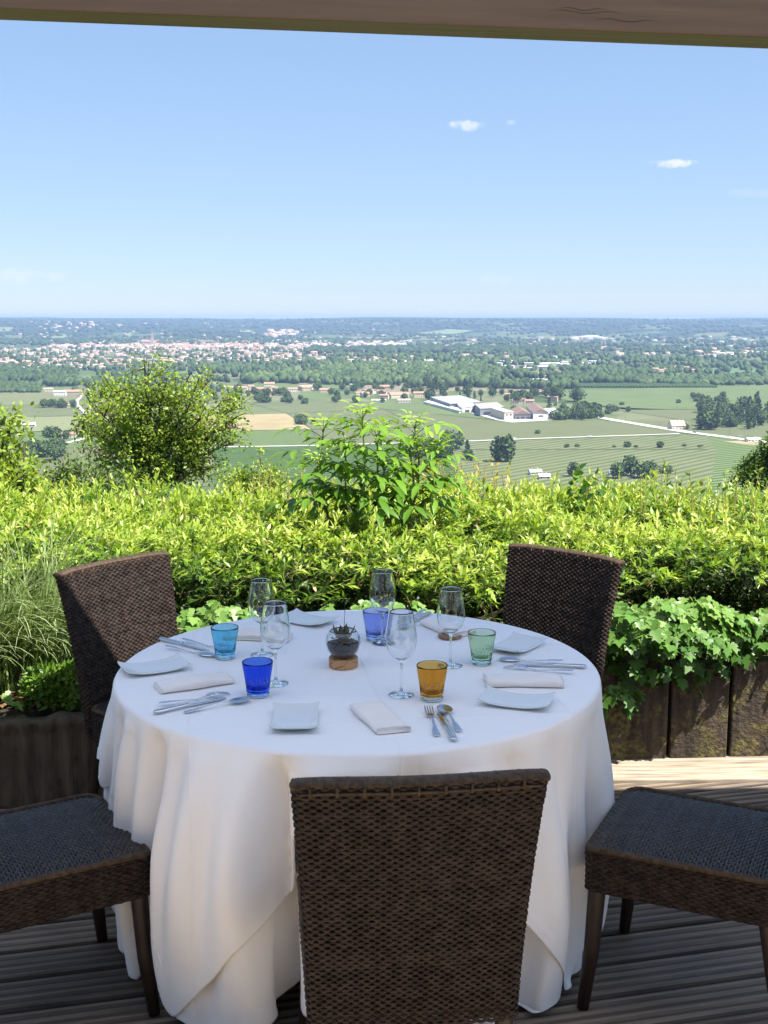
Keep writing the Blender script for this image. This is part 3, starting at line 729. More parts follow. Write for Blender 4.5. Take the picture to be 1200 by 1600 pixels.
WG = [(-.297, 3.135, 'wine glass standing right behind the cobalt blue tumbler'), (-.363, 3.417, 'wine glass beside the turquoise tumbler at the back left'),
      (.046, 3.035, 'wine glass nearest the camera, left of the amber tumbler'), (-.004, 3.543, 'wine glass at the far side beside the violet tumbler'),
      (.192, 3.305, 'wine glass standing left of the pale green tumbler')]
for i, (x, y, lab) in enumerate(WG):
    o = whole_wine_glass() if i == 0 else copy_tree(w0)
    if i == 0: w0 = o
    o.location = (x, y, ZT); tag(o, lab, 'wine glass', 'empty wine glasses on the table')

# --- small rectangular plates, curved up at the short ends
def plate():
    n = 28; W, D = .118, .182
    vt = []; 
    for j in range(n+1):
        for i in range(n+1):
            u = i/n*2-1; v = j/n*2-1
            # slightly pinched sides, upswept ends, soft raised rim
            x = u*W/2*(1-.05*(1-abs(v)**2)); y = v*D/2*(1-.0*(u*u))
            z = .004+.0135*abs(v)**2.6+.0035*max(0, abs(u)-.72)/.28+.002*u*u
            vt.append((x, y, z))
    vb = [(x, y, max(z-.0042, .0001)) for x, y, z in vt]
    N1 = n+1; fs = [(j*N1+i, j*N1+i+1, (j+1)*N1+i+1, (j+1)*N1+i) for j in range(n) for i in range(n)]
    m = MB(); m.add(vt+vb, fs+[tuple(q+N1*N1 for q in f)[::-1] for f in fs])
    B = N1*N1; e = []
    loop = [i for i in range(n+1)]+[(k)*N1+n for k in range(1, n+1)]+[n*N1+i for i in range(n-1, -1, -1)]+[k*N1 for k in range(n-1, 0, -1)]
    for a, b_ in zip(loop, loop[1:]+loop[:1]): e.append((a, a+B, b_+B, b_))
    m.f += e; m.m += [0]*len(e)
    return m.build('side_plate', M_porc, None, smooth=True, bevel=.0012)
PL = [(-.221, 2.820, R(2), 'small white plate nearest the camera, left of the napkin'), (-.655, 3.262, R(-62), 'small white plate at the left edge of the table'),
      (-.255, 3.80, R(55), 'small white plate at the far left behind the wine glasses'), (.402, 3.49, R(-35), 'small white plate behind the green tumbler by the right chair'),
      (.345, 2.965, R(72), 'small white plate at the right, in front of the folded napkin')]
for i, (x, y, a, lab) in enumerate(PL):
    if i == 0: p0 = plate(); o = p0
    else: o = copy_tree(p0)
    o.location = (x, y, ZT+.0004); o.rotation_euler = (0, 0, a); tag(o, lab, 'plate', 'white side plates on the table')

# --- folded napkins: four soft layers with a rounded fold on one side
def napkin(Lx, Wx, bend, seed):
    rs = random.Random(seed); m = MB(); n = 22
    prof = []
    # closed serpentine outline of the stacked folds, y across
    layers = 3; th = .0048
    outl = []
    for k in range(9): a = -math.pi/2+math.pi*k/8; outl.append((Wx/2-.004+.0075*math.cos(a), .0078+.0072*math.sin(a)))
    outl += [(0, .0155), (-Wx/2+.01, .0142), (-Wx/2+.001, .0118), (-Wx/2, .0104), (-Wx/2+.008, .0100), (-Wx/2+.0005, .0092), (-Wx/2+.001, .0062), (-Wx/2+.008, .0055), (-Wx/2-.001, .0048), (-Wx/2, .0012), (0, .0004)]
    k_ = len(outl); vs_ = []
    for i in range(n+1):
        t = i/n*2-1; x = t*Lx/2
        for (yy, zz) in outl:
            z2 = zz*(1-.18*abs(t)**4)*(.93+.07*math.sin(t*4+seed+yy*30))+.002*math.sin(t*3+seed)*(zz/.0155)
            vs_.append((x+.004*math.sin(yy*40+seed)*abs(t)**3-bend*.0*yy, yy+bend*(1-t*t)+.0015*math.sin(t*5+seed), max(z2, .0003)))
    fs_ = [(i*k_+j, i*k_+(j+1) % k_, (i+1)*k_+(j+1) % k_, (i+1)*k_+j) for i in range(n) for j in range(k_)]
    m.add(vs_, fs_); 
    for e in (0, n):
        c = len(m.v); m.v.append((m.v[e*k_][0]+(-.0008 if e == 0 else .0008), bend*0, .007))
        for j in range(k_):
            m.f.append((c, e*k_+j, e*k_+(j+1) % k_) if e == 0 else (c, e*k_+(j+1) % k_, e*k_+j)); m.m.append(0)
    return m
NP = [(-.010, 2.835, R(111), .205, .083, .003, 'folded white napkin at the front, between the plate and the cutlery'), (-.520, 3.125, R(208), .205, .085, .004, 'folded white napkin at the left between plate and cutlery'),
      (-.395, 3.60, R(-12), .205, .085, .006, 'folded white napkin at the back left behind the turquoise tumbler'), (.205, 3.70, R(120), .19, .085, .003, 'folded napkin at the far right behind the wine glass'),
      (.382, 3.135, R(178), .21, .085, -.005, 'folded white napkin at the right between cutlery and plate')]
for i, (x, y, a, Lx, Wx, bd, lab) in enumerate(NP):
    o = napkin(Lx, Wx, bd, i).build('folded_napkin', M_nap, None, smooth=True); o.scale = (1, 1, 1.35)
    o.location = (x, y, ZT+.0003); o.rotation_euler = (0, 0, a); tag(o, lab, 'napkin', 'folded napkins on the table')

# --- cutlery
def blade_strip(path, w, t, name, curve=None, nn=8):
    """strip along +x with half widths w(x), thickness t, bowl depth curve; path z"""
def solid_strip(xs, wf, zf, tf, cf=None, nn=6):
    m = MB(); vs_ = []; n = len(xs)
    for x in xs:
        w = wf(x); z = zf(x); t = tf(x)
        for side in (0, 1):
            for k in range(nn+1):
                u = k/nn*2-1
                dz = (cf(x, u) if cf else 0)
                e = math.sqrt(max(0, 1-u*u*.96)); vs_.append((x, u*w, z+dz+(t/2*e if side == 0 else -t/2*e)))
    s = 2*(nn+1)
    for i in range(n-1):
        for k in range(nn):
            m.f.append((i*s+k, i*s+k+1, (i+1)*s+k+1, (i+1)*s+k)); m.f.append((i*s+nn+1+k, (i+1)*s+nn+1+k, (i+1)*s+nn+2+k, i*s+nn+2+k))
        m.f.append((i*s, (i+1)*s, (i+1)*s+nn+1, i*s+nn+1)); m.f.append((i*s+nn, i*s+2*nn+1, (i+1)*s+2*nn+1, (i+1)*s+nn))
    for e, q in ((0, 0), (n-1, 1)):
        f = [e*s+k for k in range(nn+1)]+[e*s+nn+1+k for k in range(nn, -1, -1)]; m.f.append(tuple(f if q else f[::-1]))
    m.v = vs_; m.m = [0]*len(m.f); return m
def interp(pts): 
    xs = [p[0] for p in pts]; ys_ = [p[1] for p in pts]; return lambda x: float(np.interp(x, xs, ys_))
def spoon():
    root = empty('spoon')
    xs = np.linspace(0, .128, 40); w = interp([(0, .0005), (.002, .006), (.01, .0088), (.03, .0078), (.06, .0040), (.09, .0028), (.128, .0030)])
    z = interp([(0, .003), (.03, .0045), (.07, .0085), (.105, .012), (.128, .009)])
    solid_strip(xs, w, z, lambda x: .0026).build('handle', M_steel, root, smooth=True)
    xs = .127+.060*(1-np.cos(np.linspace(0, math.pi, 26)))/2
    def wf(x): t = (x-.127)/.060; return .0195*math.sqrt(max(0, 1-(2*t-1)**2))*(1-.18*(t-.5))+.0006+(.0025 if t < .05 else 0)
    z2 = interp([(.127, .0092), (.135, .0082), (.187, .0095)])
    solid_strip(xs, wf, z2, lambda x: .0014, lambda x, u: -.0068*(1-u*u)*math.sin(math.pi*min(1, max(0, (x-.127)/.060)))**.7, nn=10).build('bowl', M_steel, root, smooth=True)
    return root
def fork():
    root = empty('fork')
    xs = np.linspace(0, .132, 40); w = interp([(0, .0005), (.002, .006), (.01, .0088), (.03, .0078), (.06, .0040), (.09, .0028), (.132, .0036)])
    z = interp([(0, .003), (.03, .0045), (.07, .0085), (.105, .0125), (.132, .0085)])
    solid_strip(xs, w, z, lambda x: .0026).build('handle', M_steel, root, smooth=True)
    z2 = interp([(.131, .0087), (.145, .0045), (.165, .0042), (.19, .0095), (.2, .0125)])
    solid_strip(np.linspace(.131, .158, 12), interp([(.131, .0036), (.138, .0095), (.148, .0118), (.158, .0120)]), z2, lambda x: .0016).build('head', M_steel, root, smooth=True)
    for k in range(4):
        yc = (k-1.5)*.0063
        m = solid_strip(np.linspace(.157, .200, 10), interp([(.157, .0021), (.19, .0017), (.2, .0006)]), z2, lambda x: .0014, nn=3)
        m.v = [(a, b_+yc*(1-.0*(a-.157)), c_) for a, b_, c_ in m.v]; m.build('tine', M_steel, root, smooth=True)
    return root
def knife():
    root = empty('knife')
    m = solid_strip(np.linspace(0, .098, 40), interp([(0, .004), (.004, .0082), (.012, .0098), (.03, .0088), (.06, .0078), (.088, .0070), (.092, .0088), (.098, .0085)]), lambda x: .0062, interp([(0, .004), (.004, .009), (.012, .0115), (.06, .0095), (.098, .0088)]), nn=8)
    m.build('handle', M_steel, root, smooth=True)
    m = solid_strip(np.linspace(.0975, .212, 30), interp([(.0975, .0050), (.105, .0092), (.14, .0102), (.19, .0098), (.205, .0065), (.212, .0010)]), interp([(.0975, .006), (.212, .0022)]), interp([(.0975, .0030), (.15, .0016), (.212, .0008)]), nn=6)
    m.build('blade', M_steel, root, smooth=True)
    return root
cut = {'spoon': spoon(), 'fork': fork(), 'knife': knife()}
used = set()
def flip(o): o.rotation_euler[0] = math.pi
def lay(kind, hx, hy, tx, ty, lab, face_down=False, z=0):
    o = cut[kind] if kind not in used else copy_tree(cut[kind]); used.add(kind)
    ang = math.atan2(ty-hy, tx-hx)
    o.rotation_euler = (math.pi if face_down else 0, 0, ang) 
    o.location = (hx, hy, ZT+.0004+z+(.0138 if face_down else 0))
    tag(o, lab, kind, kind+'s in the place settings'.replace('knifes', 'knives') if kind != 'knife' else 'knives in the place settings')
def px(x, y): q = onz(x, y, ZT+.003); return q[0], q[1]
def layp(kind, h, t, lab, fd=False, z=0): lay(kind, *px(*h), *px(*t), lab, fd, z)
layp('fork', (683, 1150), (664, 1092), 'fork nearest the camera, left of the knife below the amber tumbler')
layp('knife', (710, 1158), (672, 1085), 'knife nearest the camera, pointing at the amber tumbler')
layp('spoon', (718, 1143), (690, 1103), 'spoon nearest the camera, right of the knife')
layp('fork', (248, 1103), (384, 1078), 'fork at the left, behind the knife by the cobalt tumbler', True)
layp('knife', (240, 1115), (360, 1088), 'knife at the left, between fork and spoon by the cobalt tumbler')
layp('spoon', (287, 1113), (388, 1094), 'spoon at the left, just left of the cobalt tumbler')
layp('fork', (285, 1001), (372, 1018), 'fork at the back left, beside the turquoise tumbler', True)
layp('knife', (249, 999), (345, 1020), 'knife at the back left near the sunlit chair')
layp('spoon', (259, 1012), (330, 1024), 'spoon at the back left, lowest of its three pieces', True)
layp('fork', (664, 955), (606, 983), 'fork at the far side beside the violet tumbler', True)
layp('knife', (672, 958), (603, 992), 'knife at the far side beside the violet tumbler')
layp('spoon', (688, 968), (612, 985), 'spoon at the far side, nearest of its three pieces')
layp('spoon', (880, 1036), (782, 1030), 'spoon at the right, farthest of its three pieces', True)
layp('knife', (917, 1043), (772, 1036), 'knife at the right behind the folded napkin')
layp('fork', (896, 1052), (778, 1041), 'fork at the right, closest to the folded napkin', True)

# --- terrarium: glass bowl with dark earth and a succulent on a round of wood
cx, cy = onz(536, 1044, ZT)[:2]
sd = tag(empty('terrarium_stand', (cx, cy+.02, ZT)), 'round block of cracked light wood under the glass bowl', 'stand')
M_block = bpy.data.materials.new('cracked_wood'); N, L = nodes_of(M_block); b = N['Principled BSDF']; b.inputs['Roughness'].default_value = .6
tc = N.new('ShaderNodeTexCoord'); w_ = N.new('ShaderNodeTexNoise'); w_.inputs['Scale'].default_value = 30; w_.inputs['Detail'].default_value = 5
vv = N.new('ShaderNodeTexVoronoi'); vv.feature = 'DISTANCE_TO_EDGE'; vv.inputs['Scale'].default_value = 28
mxv = N.new('ShaderNodeMixRGB'); mxv.inputs[0].default_value = .035; L.new(tc.outputs['Object'], mxv.inputs[1]); L.new(tc.outputs['Object'], w_.inputs['Vector']); L.new(w_.outputs['Color'], mxv.inputs[2]); L.new(mxv.outputs[0], vv.inputs['Vector'])
r_ = N.new('ShaderNodeValToRGB'); r_.color_ramp.elements[0].position = .0; r_.color_ramp.elements[0].color = (.10, .045, .018, 1); r_.color_ramp.elements[1].position = .035; r_.color_ramp.elements[1].color = (.50, .27, .12, 1)
L.new(vv.outputs[0], r_.inputs[0]); L.new(r_.outputs[0], b.inputs['Base Color'])
m = MB(); m.lathe([(.0003, 0), (.0405, 0), (.0420, .0015), (.0422, .026), (.0412, .0275), (.0003, .0277)], 56, wob=lambda a, z: 1+.012*math.sin(3*a+1)+.006*math.sin(8*a)); m.build('block', M_block, sd, smooth=False)
tb = tag(empty('terrarium', (cx, cy+.02, ZT+.0285)), 'round glass terrarium bowl with dark earth and a small succulent', 'terrarium')
def sph(r0, a0, a1, n, z0): return [(r0*math.sin(a), z0-r0*math.cos(a)) for a in np.linspace(a0, a1, n)]
prof = [(.0003, 0)]+[(r, z) for r, z in sph(.0415, .55, 2.35, 22, .0415*.855)]
inn = [(r, z) for r, z in sph(.0400, .55, 2.33, 22, .0415*.855)][::-1]+[(.0003, .0022)]
m = MB(); m.lathe(prof+inn, 56); m.build('bowl', M_clear, tb, smooth=True)
prof = [(.0003, .0026)]+[(r, z) for r, z in sph(.0392, .62, 1.52, 12, .0415*.855)]
prof += [(.030, prof[-1][1]+.003), (.015, prof[-1][1]+.005), (.0003, prof[-1][1]+.004)]
m = MB(); m.lathe(prof, 48, wob=lambda a, z: 1-.01*(1+math.sin(5*a+z*90))); m.build('earth', mat('potting_earth', (.018, .013, .014), (.09, .06, .055), rough=.8, scale=120, bump=.003, bscale=160), tb, smooth=True)
rs = random.Random(4)
m = MB()
for i in range(46):
    a = rs.random()*6.28; r = .033*math.sqrt(rs.random()); s = rs.uniform(.002, .005); z = .0385+rs.uniform(0, .003)
    m.add([(r*math.cos(a)+s*x, r*math.sin(a)+s*y*.8, z+s*zz*.7) for x, y, zz in ((1, 0, 0), (0, 1, 0.1), (-1, 0, 0), (0, -1, .1), (0.1, 0, 1), (0, 0, -1))], [(0, 1, 4), (1, 2, 4), (2, 3, 4), (3, 0, 4), (1, 0, 5), (2, 1, 5), (3, 2, 5), (0, 3, 5)], 0)
m.build('pebbles', mat('bark_chips', (.06, .035, .022), (.2, .14, .09), rough=.8, scale=90), tb)
pl = []
M_succ = mat('succulent', (.06, .065, .04), (.17, .18, .10), rough=.5, scale=40)
for i in range(9):
    a = i*2.4+.3; tl = .85+.5*(i/8); ln = .045-.013*(i/8)
    m = MB(); vs_ = []; n = 8
    for k in range(n+1):
        t = k/n; w = .0092*math.sin(math.pi*min(1, .12+t*.88))**.7*(1 if t < .98 else .1)+.0003
        rr = ln*t*math.cos(tl*t**.3); zz = .040+ln*t*math.sin(tl)*(.4+.6*t)
        for q in range(6):
            b_ = q*math.pi/3; vs_.append((rr*math.cos(a)-w*math.cos(b_)*math.sin(a), rr*math.sin(a)+w*math.cos(b_)*math.cos(a), zz+.0025*math.sin(b_)))
    m.add(vs_, [(k*6+q, k*6+(q+1) % 6, (k+1)*6+(q+1) % 6, (k+1)*6+q) for k in range(n) for q in range(6)]+[tuple(range(6))[::-1], tuple(n*6+q for q in range(6))])
    m.build('leaf', M_succ, tb, smooth=True)
m = MB(); m.tube([(.002, 0, .045), (.0025, .002, .07), (.004, .004, .10), (.0045, .006, .135)], [.0012, .0008, .0006, .0004], 6); m.tube([(.001, 0, .042), (.002, 0, .05), (.002, .001, .056)], [.003, .0045, .004], 8)
m.build('stalk', mat('dark_stalk', (.02, .018, .03), rough=.5), tb, smooth=True)
tb.scale = (1.22, 1.22, 1.22)
# wooden slice behind the wine glass
dx, dy = onz(703, 996, ZT)[:2]
m = MB(); m.lathe([(.0003, 0), (.036, 0), (.0375, .002), (.0375, .007), (.036, .009), (.027, .0088), (.025, .005), (.0003, .0048)], 40, wob=lambda a, z: 1+.02*math.sin(3*a))
o = m.build('coaster', mat('brown_coaster', (.10, .05, .025), (.42, .24, .13), rough=.4, scale=50, stretch=(1, 5, 1)), None, smooth=True); o.location = (dx, dy, ZT+.0004); tag(o, 'small brown wooden dish lying behind the right wine glass', 'coaster')
# ================================================================ PLANTS
def norm(a): return a/(np.linalg.norm(a, axis=-1, keepdims=True)+1e-9)
def frames(D, U):
    D = norm(D); X = norm(np.cross(D, U)); Z = np.cross(X, D)
    return np.stack([X, D, Z], 1)     # rows: local x,y,z axes in world
def scatter(tv, tf, P, D, U, S):
    Rm = frames(D, U); S = np.asarray(S)
    if S.ndim == 1: S = np.stack([S, S, S], -1)
    loc = tv[None, :, :]*S[:, None, :]
    V = np.einsum('nka,nab->nkb', loc, Rm)+P[:, None, :]
    k = len(tv); n = len(P)
    Fq = tf[None, :, :]+(np.arange(n)*k)[:, None, None]
    return V.reshape(-1, 3), Fq.reshape(-1, tf.shape[1])
# leaf blades, unit length along +y
LANCE = (np.array([(0, 0, 0), (.17, .42, .035), (0, .45, 0), (-.17, .42, .035), (.0, 1, -.10)]), np.array([(0, 1, 2, 2), (0, 2, 3, 3), (1, 4, 2, 2), (2, 4, 3, 3)]))
LANCE = (LANCE[0], np.array([(0, 1, 4, 2), (0, 2, 4, 3)]))
OVAL = (np.array([(0, 0, 0), (.24, .3, .05), (.22, .65, .03), (0, .5, -.01), (-.24, .3, .05), (-.22, .65, .03), (0, 1, -.08)]), np.array([(0, 1, 2, 3), (3, 2, 6, 3), (0, 3, 5, 4), (3, 6, 5, 3)]))
OVAL = (OVAL[0], np.array([(0, 1, 2, 3), (0, 3, 5, 4), (3, 2, 6, 5)]))
def quads_tris(V, Fq): return V, Fq
IVY_o = [(0, 0), (.16, -.10), (.42, .02), (.50, .20), (.30, .34), (.52, .62), (.26, .60), (0, 1.0), (-.26, .60), (-.52, .62), (-.30, .34), (-.50, .20), (-.42, .02), (-.16, -.10)]
IVY = (np.array([(x, y, .10*abs(x)-.12*max(0, y-.5)**1.0*1.0) for x, y in IVY_o]+[(0, .32, -.03)]), np.array([(14, i, (i+1) % 14) for i in range(14)]))
QUADL = (np.array([(0, 0, 0), (.28, .5, .04), (0, 1, -.05), (-.28, .5, .04)]), np.array([(0, 1, 2, 3)]))

def shoots(O, D, Ln, K, leaf, size, tmpl, rs, angle=.85, droop=.15, hue=None, stemr=.0011, tipbias=.35, upmix=.9):
    """opposite leaves along straight-ish shoots; returns leaf mesh, stem mesh, per-leaf var"""
    n = len(O); D = norm(D)
    A = norm(np.cross(D, rs.normal(size=(n, 3)))); B = np.cross(D, A)
    Ps = []; Ds = []; Us = []; Ss = []; Vr = []
    bend = rs.normal(0, .25, (n, 3)); bend[:, 2] -= droop
    for k in range(K):
        t = (k+.6)/K
        Pk = O+D*(Ln*t)[:, None]+bend*(Ln*t*t)[:, None]*.5
        for s in (-1, 1):
            ax = (A if k % 2 == 0 else B)*s
            ang = angle*(1-.45*t)+rs.normal(0, .15, n)
            d = D*np.cos(ang)[:, None]+ax*np.sin(ang)[:, None]; d[:, 2] -= droop*rs.random(n)
            Ps.append(Pk); Ds.append(d)
            u = D*(1-.3)+rs.normal(0, .25, (n, 3)); u[:, 2] += upmix
            Us.append(u)
            Ss.append(size*(.5+.8*rs.random(n))*(1-.35*abs(t-.55)))
            Vr.append(np.clip((hue if hue is not None else .5)+tipbias*(t-.5)+rs.normal(0, .09, n), 0, 1))
    P = np.concatenate(Ps); Dd = np.concatenate(Ds); U = np.concatenate(Us); S = np.concatenate(Ss); Vr = np.concatenate(Vr)
    V, Fq = scatter(tmpl[0], tmpl[1], P, Dd, U, S)
    # stems: 3 sided
    E = O+D*Ln[:, None]+bend*Ln[:, None]*.5; M_ = O+D*(Ln*.5)[:, None]+bend*(Ln*.25)[:, None]*.5
    rg = []
    for C, r in ((O, stemr), (M_, stemr*.8), (E, stemr*.4)):
        for a in range(3): rg.append(C+r*(A*math.cos(a*2.094)+B*math.sin(a*2.094)))
    sv = np.stack(rg, 1).reshape(-1, 3); q = np.arange(n)[:, None, None]*9
    f = np.array([(l*3+a, l*3+(a+1) % 3, (l+1)*3+(a+1) % 3, (l+1)*3+a) for l in range(2) for a in range(3)])
    sf = (q+f[None]).reshape(-1, 4)
    return V, Fq, np.repeat(Vr, len(tmpl[1])), sv, sf

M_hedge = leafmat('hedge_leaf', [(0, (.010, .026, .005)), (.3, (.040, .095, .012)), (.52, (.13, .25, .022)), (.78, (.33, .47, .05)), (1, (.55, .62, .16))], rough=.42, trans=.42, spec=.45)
M_twig = mat('hedge_twig', (.10, .06, .035), (.22, .14, .07), rough=.8, scale=12)
M_ystem = mat('young_stem', (.30, .26, .08), (.38, .24, .12), rough=.6, scale=9)
def nz2(x, y, f, s): return np.sin(x*f+s)*np.cos(y*f*1.3+s*2)+.5*np.sin(x*f*2.3+y*f*1.7+s*3)
hg = tag(empty('hedge', (0, 5.7, .3)), 'long clipped hedge with yellow green new shoots behind the table', 'hedge')
rs = np.random.default_rng(5)
def hedge_top(x, y): 
    e = np.clip((y-4.62-.02*x)/.22, 0, 1)
    return .725+.070*e**.6-.024*(y-4.9)+.030*nz2(x, y, 2.1, 1)+.018*nz2(x, y, 6.3, 2)-.02*np.clip(-x-.3, 0, 2)*0
OFF = np.array((0, -5.7, -.3))
LV = []; LF = []; LVar = []; SV = []; SF = []; lo = so_ = 0
def add_sh(res):
    global lo, so_
    V, Fq, vr, sv, sf = res
    LV.append(V+OFF); LF.append(Fq+lo); LVar.append(vr); lo += len(V); SV.append(sv+OFF); SF.append(sf+so_); so_ += len(sv)
# top surface shoots
n = 8200
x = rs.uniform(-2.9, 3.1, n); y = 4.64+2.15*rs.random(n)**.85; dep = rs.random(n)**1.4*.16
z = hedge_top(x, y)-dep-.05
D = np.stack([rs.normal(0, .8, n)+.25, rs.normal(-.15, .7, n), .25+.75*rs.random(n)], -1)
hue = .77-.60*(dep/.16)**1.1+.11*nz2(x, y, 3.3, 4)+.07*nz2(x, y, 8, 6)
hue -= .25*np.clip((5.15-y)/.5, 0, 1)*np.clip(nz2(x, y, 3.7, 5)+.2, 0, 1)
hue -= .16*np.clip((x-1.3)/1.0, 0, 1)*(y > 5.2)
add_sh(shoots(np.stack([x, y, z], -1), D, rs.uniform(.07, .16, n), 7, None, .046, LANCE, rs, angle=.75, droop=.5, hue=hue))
# front face shoots: older leaves, colour darkened further as shade below the overhang
n = 4600
x = rs.uniform(-2.9, 3.1, n); tz = rs.random(n); z = .28+.44*tz; y = 4.90+.02*x+rs.random(n)*.24+.05*nz2(x, z*3, 3.1, 7)
D = np.stack([rs.normal(0, .5, n), -.5+rs.normal(0, .4, n), rs.normal(.35, .5, n)], -1)
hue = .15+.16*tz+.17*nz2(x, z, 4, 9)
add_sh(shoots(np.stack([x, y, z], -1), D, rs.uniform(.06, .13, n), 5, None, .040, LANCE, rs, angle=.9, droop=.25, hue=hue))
# rear and tall whips that break the outline
n = 1100
x = rs.uniform(-2.9, 3.1, n); y = rs.uniform(6.2, 7.0, n); z = hedge_top(x, y)-.07+.02*nz2(x, y, 9, 3)
D = np.stack([rs.normal(0, .35, n), rs.normal(0, .35, n), np.full(n, 1.)], -1)
add_sh(shoots(np.stack([x, y, z], -1), D, rs.uniform(.06, .14, n)*(1+.6*(rs.random(n) > .93)), 7, None, .046, LANCE, rs, angle=.75, droop=.1, hue=.68+.1*rs.normal(size=n)))
n = 200
x = rs.uniform(-2.6, 3.0, n); y = rs.uniform(4.9, 6.8, n); z = hedge_top(x, y)
D = np.stack([rs.normal(.1, .3, n), rs.normal(0, .3, n), np.full(n, 1.)], -1)
add_sh(shoots(np.stack([x, y, z], -1), D, rs.uniform(.08, .15, n), 8, None, .045, LANCE, rs, angle=.6, droop=.1, hue=.85+.05*rs.normal(size=n)))
mesh_np('foliage', np.concatenate(LV), np.concatenate(LF), M_hedge, hg, var=np.concatenate(LVar))
mesh_np('new_stems', np.concatenate(SV), np.concatenate(SF), M_ystem, hg)
n = 650
x = rs.uniform(-2.8, 3.0, n); y = rs.uniform(4.7, 6.8, n); z = hedge_top(x, y)-.02-rs.random(n)*.08-(y < 4.95)*rs.random(n)*.3
V, Fq = scatter(LANCE[0], LANCE[1], np.stack([x, y-5.7, z-.3], -1), rs.normal(size=(n, 3)), rs.normal(size=(n, 3))+(0, 0, 1), rs.uniform(.025, .045, n))
mesh_np('withered_leaves', V, Fq, leafmat('withered_leaf', [(0, (.16, .07, .03)), (.6, (.38, .22, .08)), (1, (.55, .42, .16))], trans=.2), hg, var=np.repeat(rs.random(n), 2))
# woody inner branches
m = MB(); rr = random.Random(9)
for i in range(420):
    x = rr.uniform(-2.8, 3.0); y = rr.uniform(4.85, 6.7); p = [(x, y-5.7, -.05)]; a, b_ = rr.gauss(0, .12), rr.gauss(-.03, .14)
    for k in range(1, 5): p.append((x+a*k+rr.gauss(0, .02), y-5.7+b_*k*.8, -.05+.105*k))
    m.tube(p, [.008, .007, .005, .004, .002], 4, cap=False)
m.build('branches', M_twig, hg)
# dense inner leaves that keep the hedge from being see-through
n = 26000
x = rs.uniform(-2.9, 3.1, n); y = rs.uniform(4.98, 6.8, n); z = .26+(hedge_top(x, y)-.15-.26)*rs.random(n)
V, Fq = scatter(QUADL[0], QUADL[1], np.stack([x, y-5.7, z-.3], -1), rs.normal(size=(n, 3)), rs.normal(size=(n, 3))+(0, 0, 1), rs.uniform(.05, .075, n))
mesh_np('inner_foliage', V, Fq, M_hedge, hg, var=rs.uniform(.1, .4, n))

def clump(name, label, cat, P, D, U, S, tmpl, material, var, group=None, base=None):
    base = np.array(base if base is not None else (P[:, 0].mean(), P[:, 1].mean(), P[:, 2].min()))
    V, Fq = scatter(tmpl[0], tmpl[1], P-base, D, U, S)
    o = mesh_np(name, V, Fq, material, None, var=np.repeat(var, len(tmpl[1])), loc=tuple(base))
    return tag(o, label, cat, group)
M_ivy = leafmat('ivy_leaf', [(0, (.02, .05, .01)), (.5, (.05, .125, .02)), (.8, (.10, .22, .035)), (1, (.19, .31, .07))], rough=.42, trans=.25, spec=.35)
def ivy_mound(label, c, r, n, seed, size=(.035, .07), hang=0):
    q = np.random.default_rng(seed)
    v = norm(q.normal(size=(n, 3))); v[:, 1] = -abs(v[:, 1])*.9+.15*(q.random(n) > .6); v[:, 2] = np.where(q.random(n) < .35, v[:, 2], abs(v[:, 2])); v = norm(v)
    bump_ = 1+.16*np.sin(v[:, 0]*5+seed)*np.cos(v[:, 2]*6+seed)+.10*np.sin(v[:, 0]*13+v[:, 2]*9)
    lay = 1-.25*q.random(n)**2
    P = np.array(c)+v*np.array(r)*bump_[:, None]*lay[:, None]
    if hang:
        k = q.random(n) < hang; P[k, 2] -= q.random(k.sum())*r[2]*.9; P[k, 1] = c[1]-r[1]*.75-q.random(k.sum())*.05
    D = np.stack([v[:, 0]*.5+q.normal(0, .35, n), -.5+q.normal(0, .3, n), -.75+q.normal(0, .35, n)], -1)
    U = v*.9+np.array((.1, -.35, .75))+q.normal(0, .38, (n, 3))
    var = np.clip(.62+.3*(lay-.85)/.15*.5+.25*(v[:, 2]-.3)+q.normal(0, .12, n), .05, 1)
    return clump('ivy', label, 'ivy', P, D, U, q.uniform(size[0], size[1], n), IVY, M_ivy, var)
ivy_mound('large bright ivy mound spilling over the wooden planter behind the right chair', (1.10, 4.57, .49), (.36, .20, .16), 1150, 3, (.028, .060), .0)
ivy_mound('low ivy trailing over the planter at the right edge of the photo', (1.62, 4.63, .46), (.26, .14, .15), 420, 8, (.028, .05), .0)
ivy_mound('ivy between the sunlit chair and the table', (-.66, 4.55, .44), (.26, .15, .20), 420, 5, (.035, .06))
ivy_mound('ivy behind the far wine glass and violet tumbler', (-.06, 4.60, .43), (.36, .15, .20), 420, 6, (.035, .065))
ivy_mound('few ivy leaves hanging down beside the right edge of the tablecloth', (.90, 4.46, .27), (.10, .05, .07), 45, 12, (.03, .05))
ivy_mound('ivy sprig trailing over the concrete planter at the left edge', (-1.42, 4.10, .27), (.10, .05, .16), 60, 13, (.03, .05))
# small leaved dark shrub in the hedge face at right
n = 9000; q = np.random.default_rng(21)
x = 1.0+1.4*q.random(n)**.8; z = .42+.34*q.random(n); y = 4.80+.02*x+q.random(n)*.16+.09*nz2(x, z*2, 5, 2)
P = np.stack([x, y, z], -1)
clump('small_leaved_shrub', 'dark shrub with tiny shiny leaves at the right under the hedge top', 'shrub', P, q.normal(size=(n, 3))+(0, -.3, .2), q.normal(size=(n, 3))*.7+(.1, -.6, .8), q.uniform(.012, .022, n), OVAL, leafmat('tiny_leaf', [(0, (.012, .025, .008)), (.6, (.04, .075, .016)), (1, (.13, .19, .05))], rough=.4, spec=.4, trans=.15), q.random(n))
